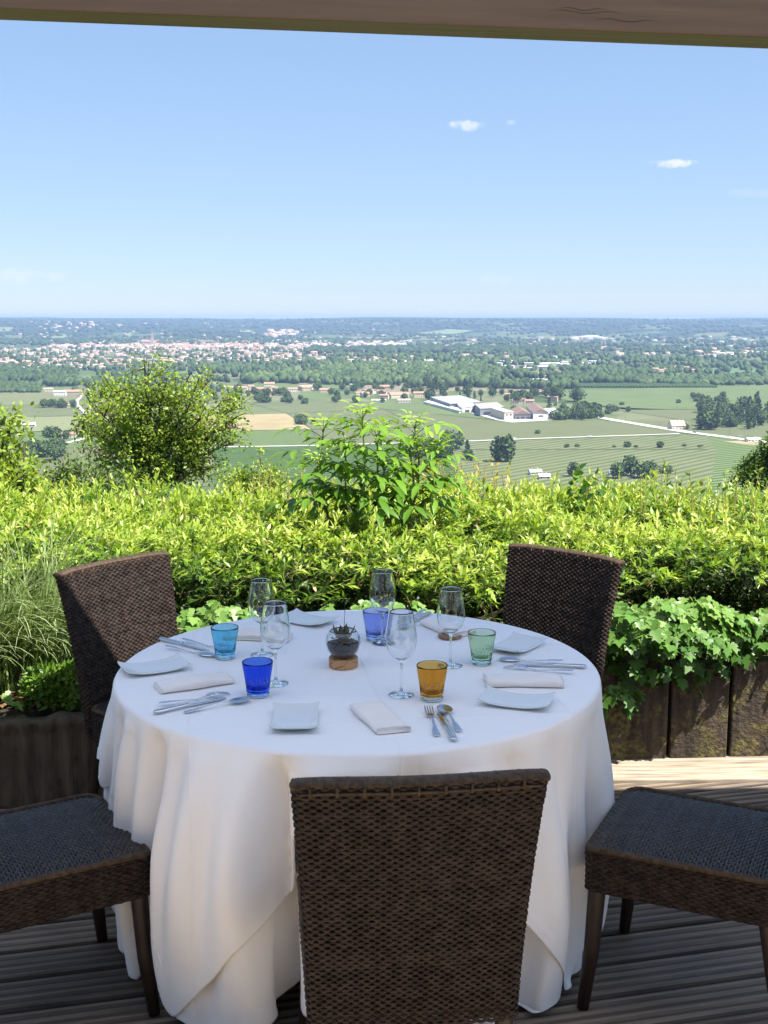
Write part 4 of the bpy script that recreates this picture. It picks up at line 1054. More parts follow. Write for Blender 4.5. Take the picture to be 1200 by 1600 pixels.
# bright herb cushion at left
n = 3000; q = np.random.default_rng(22)
v = norm(q.normal(size=(n, 3))); v[:, 2] = abs(v[:, 2])
P = np.array((-1.16, 4.28, .34))+v*np.array((.20, .12, .13))*(1-.25*q.random(n)**2)[:, None]*(1+.12*np.sin(v[:, 0]*7))[:, None]
clump('herb_cushion', 'bright green leafy herb cushion on the concrete planter', 'herb', P, v*.4+q.normal(0, .5, (n, 3)), v*.5+(0, -.2, .8)+q.normal(0, .35, (n, 3)), q.uniform(.018, .034, n), OVAL, leafmat('herb_leaf', [(0, (.03, .08, .01)), (.6, (.10, .21, .02)), (1, (.24, .36, .05))], rough=.45, trans=.35), q.random(n)*.6+.4*v[:, 2])
# ornamental grass, arching striped blades
q = np.random.default_rng(31); gv = []; gf = []; gvar = []; o_ = 0
roots = [(-1.50, 4.42, .33), (-1.62, 4.30, .33), (-1.34, 4.50, .33)]
for i in range(950):
    c = np.array(roots[i % 3])+q.normal(0, .04, 3)*(1, 1, 0); a = q.uniform(0, 6.28) if q.random() < .4 else q.normal(-.2, .8)
    L_ = q.uniform(.32, .78); th = q.uniform(.2, 1.15); n = 11; w = q.uniform(.0022, .0042)
    hd = np.array((math.cos(a), math.sin(a)*.8-.1, 0)); p = c.copy(); el = math.pi/2-th*.35
    sd_ = np.array((-hd[1], hd[0], 0)); sd_ /= np.linalg.norm(sd_)
    curl = th*2.1/n
    for k in range(n+1):
        ww = w*(1-(k/n)**2.2)+.0002
        gv.append(p+sd_*ww); gv.append(p-sd_*ww)
        p = p+(hd*math.cos(el)+np.array((0, 0, math.sin(el))))*L_/n; el -= curl*(.35+1.3*k/n)
    for k in range(n): gf.append((o_+2*k, o_+2*k+2, o_+2*k+3, o_+2*k+1)); gvar.append(np.clip(.35+.5*k/n+q.normal(0, .15), 0, 1))
    o_ += 2*(n+1)
b0 = np.array((-1.5, 4.4, .33))
g = mesh_np('ornamental_grass', np.array(gv)-b0, np.array(gf), leafmat('grass_blade', [(0, (.05, .11, .02)), (.5, (.17, .27, .07)), (1, (.46, .54, .28))], rough=.45, trans=.3), None, var=gvar, loc=tuple(b0)); tag(g, 'arching pale striped grass tuft at the left edge of the photo', 'ornamental grass')
# dry litter on the planter rim
n = 90; P = np.stack([rs.uniform(-1.5, -1.15, n), rs.uniform(4.15, 4.3, n), rs.uniform(.34, .37, n)], -1)
clump('dry_leaves', 'dry brown leaves on the planter rim under the grass', 'dead leaves', P, rs.normal(size=(n, 3))*(1, 1, .2), np.tile((0, 0, 1.), (n, 1))+rs.normal(0, .3, (n, 3)), rs.uniform(.02, .05, n), OVAL, leafmat('dry_leaf', [(0, (.10, .05, .025)), (1, (.3, .18, .09))], trans=.1), rs.random(n))

# --- tall elder shoots standing up out of the hedge: stems with pinnate leaves
LEAFLET = []
def serrated(n=7, w=.165):
    R_ = [(w*math.sin(math.pi*((i)/n)**.8)*(1 if i % 1 == 0 else 1), i/n) for i in range(n+1)]
    vs_ = []; 
    for i, (x_, y_) in enumerate(R_):
        t = y_; zc = .10*t-.30*t*t; vs_ += [(-x_, t, zc+abs(x_)*.35), (0, t, zc), (x_, t, zc+abs(x_)*.35)]
    fs_ = []
    for i in range(n):
        a = i*3; fs_ += [(a+1, a+2, a+5, a+4), (a, a+1, a+4, a+3)]
    return np.array(vs_), np.array(fs_)
SER = serrated()
q = np.random.default_rng(41)
EP = []; ED = []; EU = []; ES = []; EV = []; stems = MB()
eb = np.array((-.14, 5.75, .45))
def pinnate(p, d, L_, var):
    d = d/np.linalg.norm(d); pts = []; cur = p.copy(); dd = d.copy(); nl = 3
    side = np.cross(d, (0, 0, 1)); side /= np.linalg.norm(side)+1e-9
    for k in range(8):
        pts.append(cur.copy()); cur = cur+dd*L_/7; dd[2] -= .13; dd /= np.linalg.norm(dd)
    stems.tube([x_-eb for x_ in pts], list(np.linspace(.0022, .0010, 8)), 5)
    up = np.cross(side, dd); up = up if up[2] > 0 else -up
    for k, idx in enumerate((3, 5)):
        for s in (-1, 1):
            EP.append(pts[idx]); ED.append(dd*.55+side*s*.85+q.normal(0, .08, 3)+np.array((0, 0, -.08))); EU.append(up+q.normal(0, .15, 3)); ES.append(L_*(.50+.08*k)); EV.append(var+q.normal(0, .06))
    EP.append(pts[7]); ED.append(dd.copy()); EU.append(up); ES.append(L_*.62); EV.append(var+q.normal(0, .05))
def elder_stem(root, tip, lean, tipsize=1.):
    root = np.array(root, float); tip = np.array(tip, float); n = 9
    P_ = [root+(tip-root)*t+np.array((lean*math.sin(math.pi*t), 0, 0)) for t in np.linspace(0, 1, n)]
    stems.tube([p-eb for p in P_], list(np.linspace(.0075, .0035, n)), 7)
    Ln = np.linalg.norm(tip-root); nodes = max(3, int(Ln/.068)); a0 = q.random()*3
    for k in range(nodes):
        t = .22+.78*(k+.5)/nodes; p = root+(tip-root)*t+np.array((lean*math.sin(math.pi*t), 0, 0))
        for s in (0, math.pi):
            a = a0+k*math.pi/2+s; el = .45+.25*t
            pinnate(p, np.array((math.cos(a)*math.cos(el), math.sin(a)*math.cos(el)*.8, math.sin(el))), (.205-.05*t)*q.uniform(.8, 1.2), .35+.25*t)
    for s in range(7):        # upright young leaves at the tip
        a = s*2.4; el = q.uniform(.9, 1.35); pinnate(tip, np.array((math.cos(a)*math.cos(el), math.sin(a)*math.cos(el), math.sin(el))), tipsize*q.uniform(.075, .11), .85)
def atY(px_, py_, Y): return np.array(ony(px_, py_, Y))
for (tx, ty, rx, ln) in ((505, 660, 520, -.03), (566, 640, 560, .02), (590, 668, 590, 0), (540, 690, 540, 0), (640, 690, 625, .04), (648, 655, 628, .05), (680, 700, 640, .04), (600, 720, 590, 0), (500, 712, 510, -.02)):
    tip = atY(tx, ty+16, 5.75+q.uniform(-.15, .2)); root = atY(rx, 835, 5.75+q.uniform(-.1, .1)); elder_stem(root, tip, ln, 1.0)
er = tag(empty('elder_shrub', tuple(eb)), 'tall fresh green elder shoots with pinnate leaves rising out of the hedge', 'shrub')
V, Fq = scatter(SER[0], SER[1], np.array(EP)-eb, np.array(ED), np.array(EU), np.array(ES))
mesh_np('foliage', V, Fq, leafmat('elder_leaf', [(0, (.035, .10, .012)), (.45, (.11, .24, .025)), (.8, (.28, .46, .05)), (1, (.42, .58, .10))], rough=.35, trans=.4, spec=.45), er, var=np.repeat(np.clip(EV, 0, 1), len(SER[1])), smooth=True)
stems.build('stems', mat('elder_stem', (.10, .16, .03), (.2, .24, .06), rough=.5, scale=10), er, smooth=True)

# heart-leaved shoot right of centre, and others breaking the outline
def leafy_shoot(name, label, cat, pts, size, tmpl, ramp, nl=16, seed=0, spread=.10):
    q = np.random.default_rng(seed); P = []; D = []; U = []; S = []
    base = atY(*pts[0]); st = MB()
    for (px_, py_, Y) in pts:
        tip = atY(px_, py_, Y); root = tip+np.array((q.normal(0, .03), 0, -.32))
        st.tube([root-base, (root+tip)/2-base+np.array((.01, 0, 0)), tip-base], [.004, .003, .0015], 5)
        for k in range(nl):
            t = (k+.5)/nl; p = root+(tip-root)*t; a = k*2.4; el = .1+.7*t
            d = np.array((math.cos(a)*math.cos(el), math.sin(a)*math.cos(el), math.sin(el)))
            P.append(p+d*spread*.25*(1-t)); D.append(d+q.normal(0, .2, 3)); U.append(np.array((0, -.25, 1.))+q.normal(0, .3, 3)); S.append(size*q.uniform(.6, 1.1)*(1.1-.5*t))
    o = empty(name, tuple(base)); tag(o, label, cat)
    V, Fq = scatter(tmpl[0], tmpl[1], np.array(P)-base, np.array(D), np.array(U), np.array(S))
    mesh_np('foliage', V, Fq, leafmat(name+'_leaf', ramp, rough=.4, trans=.35), o, var=np.repeat(q.random(len(P)), len(tmpl[1])))
    st.build('stems', M_ystem, o)
HEART = (np.array([(0, 0, 0), (.30, -.06, .05), (.46, .22, .08), (.30, .62, .03), (0, 1, -.12), (-.30, .62, .03), (-.46, .22, .08), (-.30, -.06, .05), (0, .3, -.03)]), np.array([(8, 0, 1, 2), (8, 2, 3, 4), (8, 4, 5, 6), (8, 6, 7, 0)]))
leafy_shoot('heart_leaved_bush', 'dark green heart leaved shoots above the hedge right of centre', 'bush', [(905, 728, 6.3), (930, 735, 6.4), (918, 745, 6.2), (890, 752, 6.3), (945, 750, 6.3), (960, 755, 6.4)], .085, HEART, [(0, (.025, .08, .012)), (.7, (.07, .19, .025)), (1, (.16, .32, .04))], 9, 1)
leafy_shoot('broad_leaved_bush', 'light green broad leaved shrub at the right end of the hedge top', 'bush', [(x_, 742+random.uniform(-12, 22), 6.0+random.uniform(-.2, .5)) for x_ in range(1000, 1260, 11)]+[(x_, 775+random.uniform(-12, 22), 5.7+random.uniform(-.2, .3)) for x_ in range(1080, 1260, 12)], .06, OVAL, [(0, (.07, .16, .02)), (.6, (.18, .30, .04)), (1, (.36, .44, .10))], 14, 2)
leafy_shoot('golden_shrub', 'golden orange tinged shrub just right of the elder shoots', 'shrub', [(x_, 722+random.uniform(-8, 18), 6.7+random.uniform(-.2, .2)) for x_ in range(640, 800, 9)], .05, OVAL, [(0, (.22, .26, .03)), (.4, (.42, .36, .05)), (.75, (.55, .30, .04)), (1, (.35, .38, .08))], 14, 3)
leafy_shoot('broad_leaved_weed', 'broad green leaves poking through the hedge top at left', 'weed', [(x_, 768+random.uniform(-8, 14), 6.2+random.uniform(-.2, .3)) for x_ in (95, 130, 165, 190, 215, 150, 250)], .075, OVAL, [(0, (.06, .16, .02)), (.6, (.13, .30, .03)), (1, (.28, .45, .07))], 9, 4)
leafy_shoot('red_stemmed_sprigs', 'long pale sprigs standing above the hedge left of the elder', 'sprigs', [(x_, 735+random.uniform(-14, 18), 6.6+random.uniform(-.2, .3)) for x_ in range(395, 480, 9)], .05, LANCE, [(0, (.16, .24, .05)), (.7, (.38, .44, .12)), (1, (.5, .5, .2))], 14, 5)

# --- trees below the terrace
M_bark = mat('bark', (.05, .035, .025), (.12, .09, .065), rough=.9, scale=8, bump=.01)
def tree_from_tips(name, label, cat, trunk, tips, fork, leaf, nleaf, tmpl, material, seed, r0=.09, clus=.22, group=None, sub=5):
    q = np.random.default_rng(seed); base = np.array(trunk, float); root = empty(name, tuple(base)); tag(root, label, cat, group)
    m = MB(); nodes = []
    fk = np.array(fork, float)
    m.tube([(0, 0, 0), (fk-base)*.5+q.normal(0, .05, 3), fk-base], [r0*1.2, r0, r0*.8], 8)
    for tp in tips:
        tp = np.array(tp, float); st = fk+q.normal(0, .12, 3)
        ctrl = (st+tp)/2+np.array((0, 0, .15*np.linalg.norm(tp-st)))+q.normal(0, .12, 3)
        P_ = [(1-t)**2*st+2*t*(1-t)*ctrl+t*t*tp for t in np.linspace(0, 1, 9)]
        m.tube([p-base for p in P_], list(np.linspace(r0*.5, .008, 9)), 5)
        Ln = np.linalg.norm(tp-st)
        for k in range(sub*2):
            t = q.uniform(.30, 1); p = P_[min(8, int(t*8))]
            d = norm(q.normal(size=3)+np.array((0, 0, .35))); e = p+d*q.uniform(.12, .30)*Ln*(1.15-.55*t)
            mid = (p+e)/2+q.normal(0, .04, 3)
            m.tube([p-base, mid-base, e-base], [.016, .010, .004], 4, cap=False)
            for j in range(3):
                e2 = mid+(e-mid)*q.random()+norm(q.normal(size=3))*q.uniform(.1, .28); m.tube([mid-base, e2-base], [.007, .003], 3, cap=False); nodes.append((e2, 1.)); 
            nodes.append((e, 1.))
    m.build('trunk', M_bark, root)
    C = np.array([n_[0] for n_ in nodes]); per = nleaf//len(C); P = np.repeat(C, per, 0)
    g = norm(q.normal(size=P.shape))*(q.random(len(P))**.5)[:, None]*clus*(.6+.8*np.repeat(q.random(len(C)), per))[:, None]
    P = P+g; D = norm(g)+q.normal(0, .6, P.shape)+np.array((0, 0, -.1)); U = q.normal(0, .6, P.shape)+np.array((0, 0, 1.))
    var = np.clip(np.repeat(q.uniform(.25, .75, len(C)), per)+q.normal(0, .15, len(P)), 0, 1)
    V, Fq = scatter(tmpl[0], tmpl[1], P-base, D, U, q.uniform(.6, 1.15, len(P))*leaf)
    mesh_np('crown', V, Fq, material, root, var=np.repeat(var, len(tmpl[1])))
    return root
M_tree = leafmat('tree_leaf', [(0, (.05, .10, .015)), (.5, (.24, .36, .04)), (1, (.50, .60, .09))], rough=.45, trans=.42)
YT = 24.
def tps(L_, Y, j=1.0): return [np.array(ony(a, b_, Y+random.uniform(-j, j))) for a, b_ in L_]
tree_from_tips('young_tree', 'open crowned light green tree beyond the hedge at the left', 'tree', (-4.6, YT, -5.0), tps([(232, 566), (200, 590), (168, 600), (262, 590), (312, 588), (345, 606), (375, 632), (372, 668), (345, 690), (150, 640), (140, 672), (150, 715), (128, 608), (180, 650), (230, 620), (290, 640), (320, 650), (250, 680), (200, 700), (300, 700), (340, 730), (260, 730), (190, 735), (270, 610), (210, 640), (135, 600), (160, 585), (120, 655), (385, 645), (360, 615), (330, 592), (225, 558), (130, 700), (375, 690), (300, 580)], YT), (-4.75, YT, -1.7), .088, 21000, QUADL, M_tree, 4, .065, .19, sub=5)
tree_from_tips('leafy_tree', 'bright leafy tree cut off by the left edge above the hedge', 'tree', (-4.6, 14, -4), tps([(-10, 652), (15, 660), (38, 690), (10, 700), (30, 740), (-20, 720), (55, 770), (-60, 680), (-50, 760), (20, 780), (-30, 690)], 14, .5), (-4.7, 14, -.9), .085, 5200, OVAL, M_tree, 6, .06, .17)
M_bush = leafmat('bush_leaf', [(0, (.03, .07, .012)), (.5, (.09, .16, .025)), (1, (.20, .29, .05))], rough=.5, trans=.35)
tree_from_tips('bush', 'mid green bush between the two left trees, low behind the hedge', 'bush', (-5.6, 20, -4), tps([(70, 742), (95, 730), (120, 722), (150, 728), (180, 735), (210, 745), (60, 765), (110, 750), (160, 760), (215, 768)], 20, .6), (-5.2, 20, -2.3), .085, 7000, QUADL, M_bush, 7, .05, .2)
tree_from_tips('bush', 'straggly bush right of the open crowned tree', 'bush', (-2.6, 22, -4), tps([(380, 735), (405, 720), (425, 735), (445, 748), (350, 745), (398, 750)], 22, .5), (-2.4, 22, -2.0), .08, 3600, QUADL, M_tree, 8, .05, .16)
tree_from_tips('broadleaf_tree', 'dark green tree at the right edge just above the hedge', 'tree', (19, 60, -14), tps([(1195, 700), (1175, 716), (1205, 690), (1160, 735), (1215, 720), (1185, 745), (1230, 700), (1150, 745)], 60, 1.), (19.2, 60, -6.5), .22, 6500, QUADL, M_bush, 9, .15, .5)
# ================================================================ VALLEY
ZV = -130.
def sstep(t): t = np.clip(t, 0, 1); return t*t*(3-2*t)
def terrain(x, y):
    x = np.asarray(x, float); y = np.asarray(y, float); r = np.hypot(x, y)
    near = -.42-.25*np.clip(y-6, 0, None)
    k = 14.; z = ZV+np.logaddexp(0, (near-ZV)/k)*k       # soft foot of the slope
    z = np.where(near > ZV+120, near, z)
    h = sstep((r-6000)/7600)
    hills = h*122+h*(1-h)*4*(15*np.sin(x/1500+1)*np.cos(y/1100+2)+11*np.sin(x/620+y/830)+6*np.sin(x/260+2)*np.sin(y/330))
    hills += h*(9*np.sin(x/900+.7)+6*np.sin(x/410+2)+3*np.sin(x/170+y/400))
    bump_ = sstep((r-2300)/500)*(1-sstep((r-3600)/800))*13*np.exp(-((x-130)/330)**2)    # low wooded rise
    return np.where(y > 0, z+hills+bump_, z)
def survey(px_, py_):
    d = ray(px_, py_); t = np.exp(np.linspace(math.log(300), math.log(24000), 1400)); d = np.array(d)
    z = CH+d[2]*t; g = terrain(d[0]*t, d[1]*t); k = np.argmax(z <= g)
    if z[k] > g[k]: k = len(t)-1
    if k > 0:
        a, b = z[k-1]-g[k-1], g[k]-z[k]; tt = t[k-1]+(t[k]-t[k-1])*a/(a+b+1e-9)
    else: tt = t[k]
    return np.array((d[0]*tt, d[1]*tt, float(terrain(d[0]*tt, d[1]*tt))))
# ground sheet: rings out to beyond the ridge
rads = np.concatenate([[6.5, 8, 10, 14, 20, 30, 45, 70, 100, 150, 220, 320, 420, 500, 600, 800, 1200, 1800, 2300], np.linspace(2500, 15500, 190), [16500, 17500]])
an = np.concatenate([np.radians(np.linspace(-35, 35, 260)), np.radians(np.linspace(38, 322, 60))])
A_, R_ = np.meshgrid(an, rads); X_ = R_*np.sin(A_); Y_ = R_*np.cos(A_); Z_ = terrain(X_, Y_)
Vg = np.stack([X_, Y_, Z_], -1).reshape(-1, 3); na = len(an); nr = len(rads)
Fg = []
for j in range(nr-1):
    i = np.arange(na); i2 = (i+1) % na; Fg.append(np.stack([j*na+i, j*na+i2, (j+1)*na+i2, (j+1)*na+i], -1))
Vg = np.concatenate([Vg, [(0, 0, -.42)]]); ctr = len(Vg)-1; tri = np.stack([np.full(na, ctr), (np.arange(na)+1) % na, np.arange(na)], -1)
M_gr = bpy.data.materials.new('valley_floor'); N, L = nodes_of(M_gr); b = N['Principled BSDF']; b.inputs['Roughness'].default_value = .95; b.inputs['Specular IOR Level'].default_value = .1
geo = N.new('ShaderNodeNewGeometry'); mp = N.new('ShaderNodeMapping'); mp.inputs['Scale'].default_value = (.0030, .0022, 0); mp.inputs['Rotation'].default_value = (0, 0, .35); L.new(geo.outputs['Position'], mp.inputs['Vector'])
nw = N.new('ShaderNodeTexNoise'); nw.inputs['Scale'].default_value = 1.2; L.new(mp.outputs[0], nw.inputs['Vector'])
vo = N.new('ShaderNodeTexVoronoi'); vo.distance = 'MANHATTAN'; vo.inputs['Scale'].default_value = 1.4; L.new(mp.outputs[0], vo.inputs['Vector'])
sp = N.new('ShaderNodeSeparateColor'); L.new(vo.outputs['Color'], sp.inputs[0])
rp = N.new('ShaderNodeValToRGB'); rp.color_ramp.interpolation = 'CONSTANT'
els = [(0, (.085, .125, .05)), (.2, (.11, .15, .055)), (.38, (.13, .155, .07)), (.52, (.06, .095, .035)), (.66, (.15, .165, .085)), (.8, (.10, .145, .05)), (.9, (.22, .19, .13)), (.96, (.17, .18, .10))]
rp.color_ramp.elements[0].color = (*els[0][1], 1); rp.color_ramp.elements[1].position = els[1][0]; rp.color_ramp.elements[1].color = (*els[1][1], 1)
for p_, c_ in els[2:]: e = rp.color_ramp.elements.new(p_); e.color = (*c_, 1)
L.new(sp.outputs[0], rp.inputs[0])
# woods on the hills
nh = N.new('ShaderNodeTexNoise'); nh.inputs['Scale'].default_value = .0016; nh.inputs['Detail'].default_value = 6; nh.inputs['Roughness'].default_value = .6; L.new(geo.outputs['Position'], nh.inputs['Vector'])
sz = N.new('ShaderNodeSeparateXYZ'); L.new(geo.outputs['Position'], sz.inputs[0])
mr = N.new('ShaderNodeMapRange'); mr.inputs['From Min'].default_value = -131; mr.inputs['From Max'].default_value = -105; mr.inputs['To Min'].default_value = .62; mr.inputs['To Max'].default_value = .41; L.new(sz.outputs['Z'], mr.inputs['Value'])
cp = N.new('ShaderNodeMath'); cp.operation = 'GREATER_THAN'; L.new(nh.outputs['Fac'], cp.inputs[0]); L.new(mr.outputs[0], cp.inputs[1])
nf = N.new('ShaderNodeTexNoise'); nf.inputs['Scale'].default_value = .02; nf.inputs['Detail'].default_value = 8; nf.inputs['Roughness'].default_value = .7; L.new(geo.outputs['Position'], nf.inputs['Vector'])
rw = N.new('ShaderNodeValToRGB'); rw.color_ramp.elements[0].position = .35; rw.color_ramp.elements[0].color = (.012, .028, .010, 1); rw.color_ramp.elements[1].position = .68; rw.color_ramp.elements[1].color = (.055, .085, .03, 1); L.new(nf.outputs['Fac'], rw.inputs[0])
mx = N.new('ShaderNodeMixRGB'); L.new(cp.outputs[0], mx.inputs[0]); L.new(rp.outputs[0], mx.inputs[1]); L.new(rw.outputs[0], mx.inputs[2])
m2 = N.new('ShaderNodeMixRGB'); m2.blend_type = 'MULTIPLY'; m2.inputs[0].default_value = .5
rn = N.new('ShaderNodeValToRGB'); rn.color_ramp.elements[0].position = .3; rn.color_ramp.elements[0].color = (.45, .45, .45, 1); rn.color_ramp.elements[1].position = .7; rn.color_ramp.elements[1].color = (1.0, 1.0, 1.0, 1); L.new(nf.outputs['Fac'], rn.inputs[0])
L.new(mx.outputs[0], m2.inputs[1]); L.new(rn.outputs[0], m2.inputs[2]); L.new(m2.outputs[0], b.inputs['Base Color'])
gr = mesh_np('ground', Vg, [np.concatenate(Fg), tri], M_gr, smooth=True); tag(gr, kind='structure')

def rowmat(name, ca, cb, period, ang, noise=.35, width=.5):
    """field with planted rows, in world metres"""
    m = bpy.data.materials.new(name); N, L = nodes_of(m); b = N['Principled BSDF']; b.inputs['Roughness'].default_value = .95; b.inputs['Specular IOR Level'].default_value = .1
    g = N.new('ShaderNodeNewGeometry'); mp = N.new('ShaderNodeMapping'); mp.inputs['Rotation'].default_value = (0, 0, ang); L.new(g.outputs['Position'], mp.inputs['Vector'])
    w = N.new('ShaderNodeTexWave'); w.inputs['Scale'].default_value = 2*math.pi/period/20*1.0; w.inputs['Distortion'].default_value = 1.3; w.inputs['Detail Scale'].default_value = .3; L.new(mp.outputs[0], w.inputs['Vector'])
    n = N.new('ShaderNodeTexNoise'); n.inputs['Scale'].default_value = .02; n.inputs['Detail'].default_value = 9; n.inputs['Roughness'].default_value = .65; L.new(g.outputs['Position'], n.inputs['Vector'])
    ad = N.new('ShaderNodeMath'); ad.operation = 'MULTIPLY_ADD'; ad.inputs[1].default_value = 1-noise; L.new(w.outputs['Fac'], ad.inputs[0])
    mm = N.new('ShaderNodeMath'); mm.operation = 'MULTIPLY_ADD'; mm.inputs[1].default_value = noise*2.4; mm.inputs[2].default_value = -noise*.7; L.new(n.outputs['Fac'], mm.inputs[0]); L.new(mm.outputs[0], ad.inputs[2])
    r = N.new('ShaderNodeValToRGB'); r.color_ramp.elements[0].position = width-.25; r.color_ramp.elements[0].color = (*ca, 1); r.color_ramp.elements[1].position = width+.25; r.color_ramp.elements[1].color = (*cb, 1)
    L.new(ad.outputs[0], r.inputs[0]); L.new(r.outputs[0], b.inputs['Base Color']); return m
def quad_sheet(name, pxs, material, lift, n=10, kind='structure'):
    C = [survey(*p) for p in pxs]; vs_ = []
    for j in range(n+1):
        for i in range(n+1):
            u, v = i/n, j/n; p = (C[0]*(1-u)+C[1]*u)*(1-v)+(C[3]*(1-u)+C[2]*u)*v; vs_.append((p[0], p[1], float(terrain(p[0], p[1]))+lift))
    N1 = n+1; fs_ = [(j*N1+i, j*N1+i+1, (j+1)*N1+i+1, (j+1)*N1+i) for j in range(n) for i in range(n)]
    o = mesh_np(name, np.array(vs_), np.array(fs_), material); tag(o, kind=kind); return o
G1, G2 = (.10, .135, .055), (.15, .165, .085)
fm = {
 'beige': rowmat('field_beige', (0.111, 0.127, 0.056), (0.155, 0.164, 0.086), 9, .3), 'vine_tan': rowmat('vineyard_tan', (0.081, 0.115, 0.040), (0.252, 0.254, 0.145), 15, 1.25, .12),
 'green': rowmat('field_green', (.088, .108, .046), (.130, .140, .072), 7, 1.0), 'vine_green': rowmat('vineyard_green', (0.044, 0.086, 0.023), (0.141, 0.172, 0.073), 10, .95, .15),
 'brown': rowmat('ploughed_earth', (0.252, 0.205, 0.112), (0.311, 0.254, 0.139), 6, .2, .8), 'grass': rowmat('meadow', (.086, .122, .046), (.118, .148, .060), 9, .5, .7),
 'dull': rowmat('vineyard_dull', (0.074, 0.102, 0.040), (0.148, 0.156, 0.083), 12, .7, .35), 'pale': rowmat('field_pale', (0.148, 0.197, 0.079), (0.192, 0.230, 0.106), 30, .5, .7),
 'dark': rowmat('crop_dark', (0.037, 0.074, 0.020), (0.067, 0.107, 0.030), 12, .9, .4), 'bluegreen': rowmat('crop_bluegreen', (0.081, 0.139, 0.066), (0.104, 0.156, 0.079), 14, .2, .7)}
FL = [('field', [(-60, 614), (110, 611), (128, 632), (-60, 634)], 'beige'), ('field', [(-60, 634.5), (126, 632.5), (133, 650), (-60, 652)], 'dull'),
 ('vineyard', [(-60, 652.5), (133, 650.5), (125, 674), (-60, 676)], 'vine_tan'), ('vineyard', [(-60, 677), (125, 675), (130, 700), (-60, 705)], 'vine_green'),
 ('field', [(-60, 706), (300, 700), (330, 760), (-60, 765)], 'green'), ('field', [(110, 600), (372, 598), (380, 628), (135, 640)], 'green'), ('vineyard', [(137, 641), (380, 629), (330, 652), (136, 672)], 'vine_tan'),
 ('ploughed_field', [(290, 651), (447, 646.5), (486, 671), (290, 674.5)], 'brown'), ('vineyard', [(135, 675), (485, 674.5), (500, 698), (131, 700)], 'vine_green'),
 ('vineyard', [(383, 629), (560, 628), (600, 640), (449, 646)], 'dull'), ('vineyard', [(449, 646.5), (600, 640.5), (655, 668), (488, 671)], 'dull'), ('field', [(488, 672), (655, 669), (700, 689), (503, 697)], 'green'),
 ('field', [(561, 628), (665, 627), (760, 655), (602, 640)], 'grass'), ('field', [(603, 641), (770, 657), (1075, 677), (702, 689.5)], 'green'), ('field', [(880, 657), (955, 658), (1076, 677), (772, 657.5)], 'green'),
 ('vineyard', [(335, 700), (700, 691.5), (720, 765), (335, 770)], 'dark'), ('vineyard', [(701, 691.5), (1100, 681), (1120, 702), (705, 703)], 'dull'), ('vineyard', [(705, 704), (1120, 703), (1110, 765), (722, 765)], 'dull'),
 ('field', [(1101, 681), (1230, 695), (1230, 765), (1112, 765)], 'vine_green'), ('field', [(960, 656), (1230, 668), (1230, 690), (1110, 680)], 'green'), ('field', [(1130, 690), (1230, 688), (1230, 698), (1165, 695)], 'brown'),
 ('field', [(800, 612), (1230, 601), (1230, 640), (980, 640)], 'grass'), ('field', [(880, 628), (979, 640.5), (1230, 640.5), (1090, 660)], 'green'), ('meadow', [(372, 597), (520, 597), (560, 607), (372, 610)], 'grass'),
 ('field', [(470, 612), (560, 610), (600, 620), (470, 626)], 'grass'), ('field', [(0, 597), (240, 594), (260, 599), (0, 604)], 'dark'), ('field', [(120, 590), (240, 588), (300, 592), (120, 595)], 'pale'),
 ('field', [(1090, 576), (1230, 573), (1230, 582), (1100, 584)], 'bluegreen'), ('field', [(905, 585), (1000, 583), (990, 588), (900, 588)], 'brown'), ('field', [(905, 596), (1080, 600), (1070, 606), (830, 606)], 'dark'),
 ('field', [(45, 529), (95, 521.5), (108, 525), (100, 530)], 'pale'), ('field', [(180, 528), (205, 519), (208, 531), (170, 533)], 'pale'), ('field', [(640, 521), (700, 515), (740, 517), (700, 523)], 'pale'),
 ('field', [(0, 513), (20, 512), (18, 518), (0, 519)], 'pale'), ('field', [(650, 530), (760, 527), (750, 532), (640, 533)], 'beige'), ('field', [(820, 526), (870, 523), (865, 530), (810, 531)], 'beige'), ('field', [(370, 516), (395, 517), (392, 520), (368, 519)], 'pale'), ('field', [(1090, 522), (1140, 520), (1130, 527), (1080, 527)], 'beige'), ('field', [(560, 588), (640, 587), (630, 592), (560, 592)], 'beige')]
for i, (nm, q_, k_) in enumerate(FL): quad_sheet(nm, q_, fm[k_], .35+.02*(i % 3) if q_[0][1] > 545 else 4.)
for (nm, q_, k_) in (('field', [(1235, 601), (1700, 598), (1800, 640), (1235, 640)], 'grass'), ('field', [(1235, 641), (1800, 641), (1900, 690), (1235, 690)], 'dull'), ('field', [(1235, 691), (1900, 691), (2000, 765), (1235, 765)], 'green'), ('field', [(-500, 612), (-62, 612), (-62, 650), (-600, 650)], 'green'), ('vineyard', [(-600, 651), (-62, 651), (-62, 700), (-700, 700)], 'dull')): quad_sheet(nm, q_, fm[k_], .35)
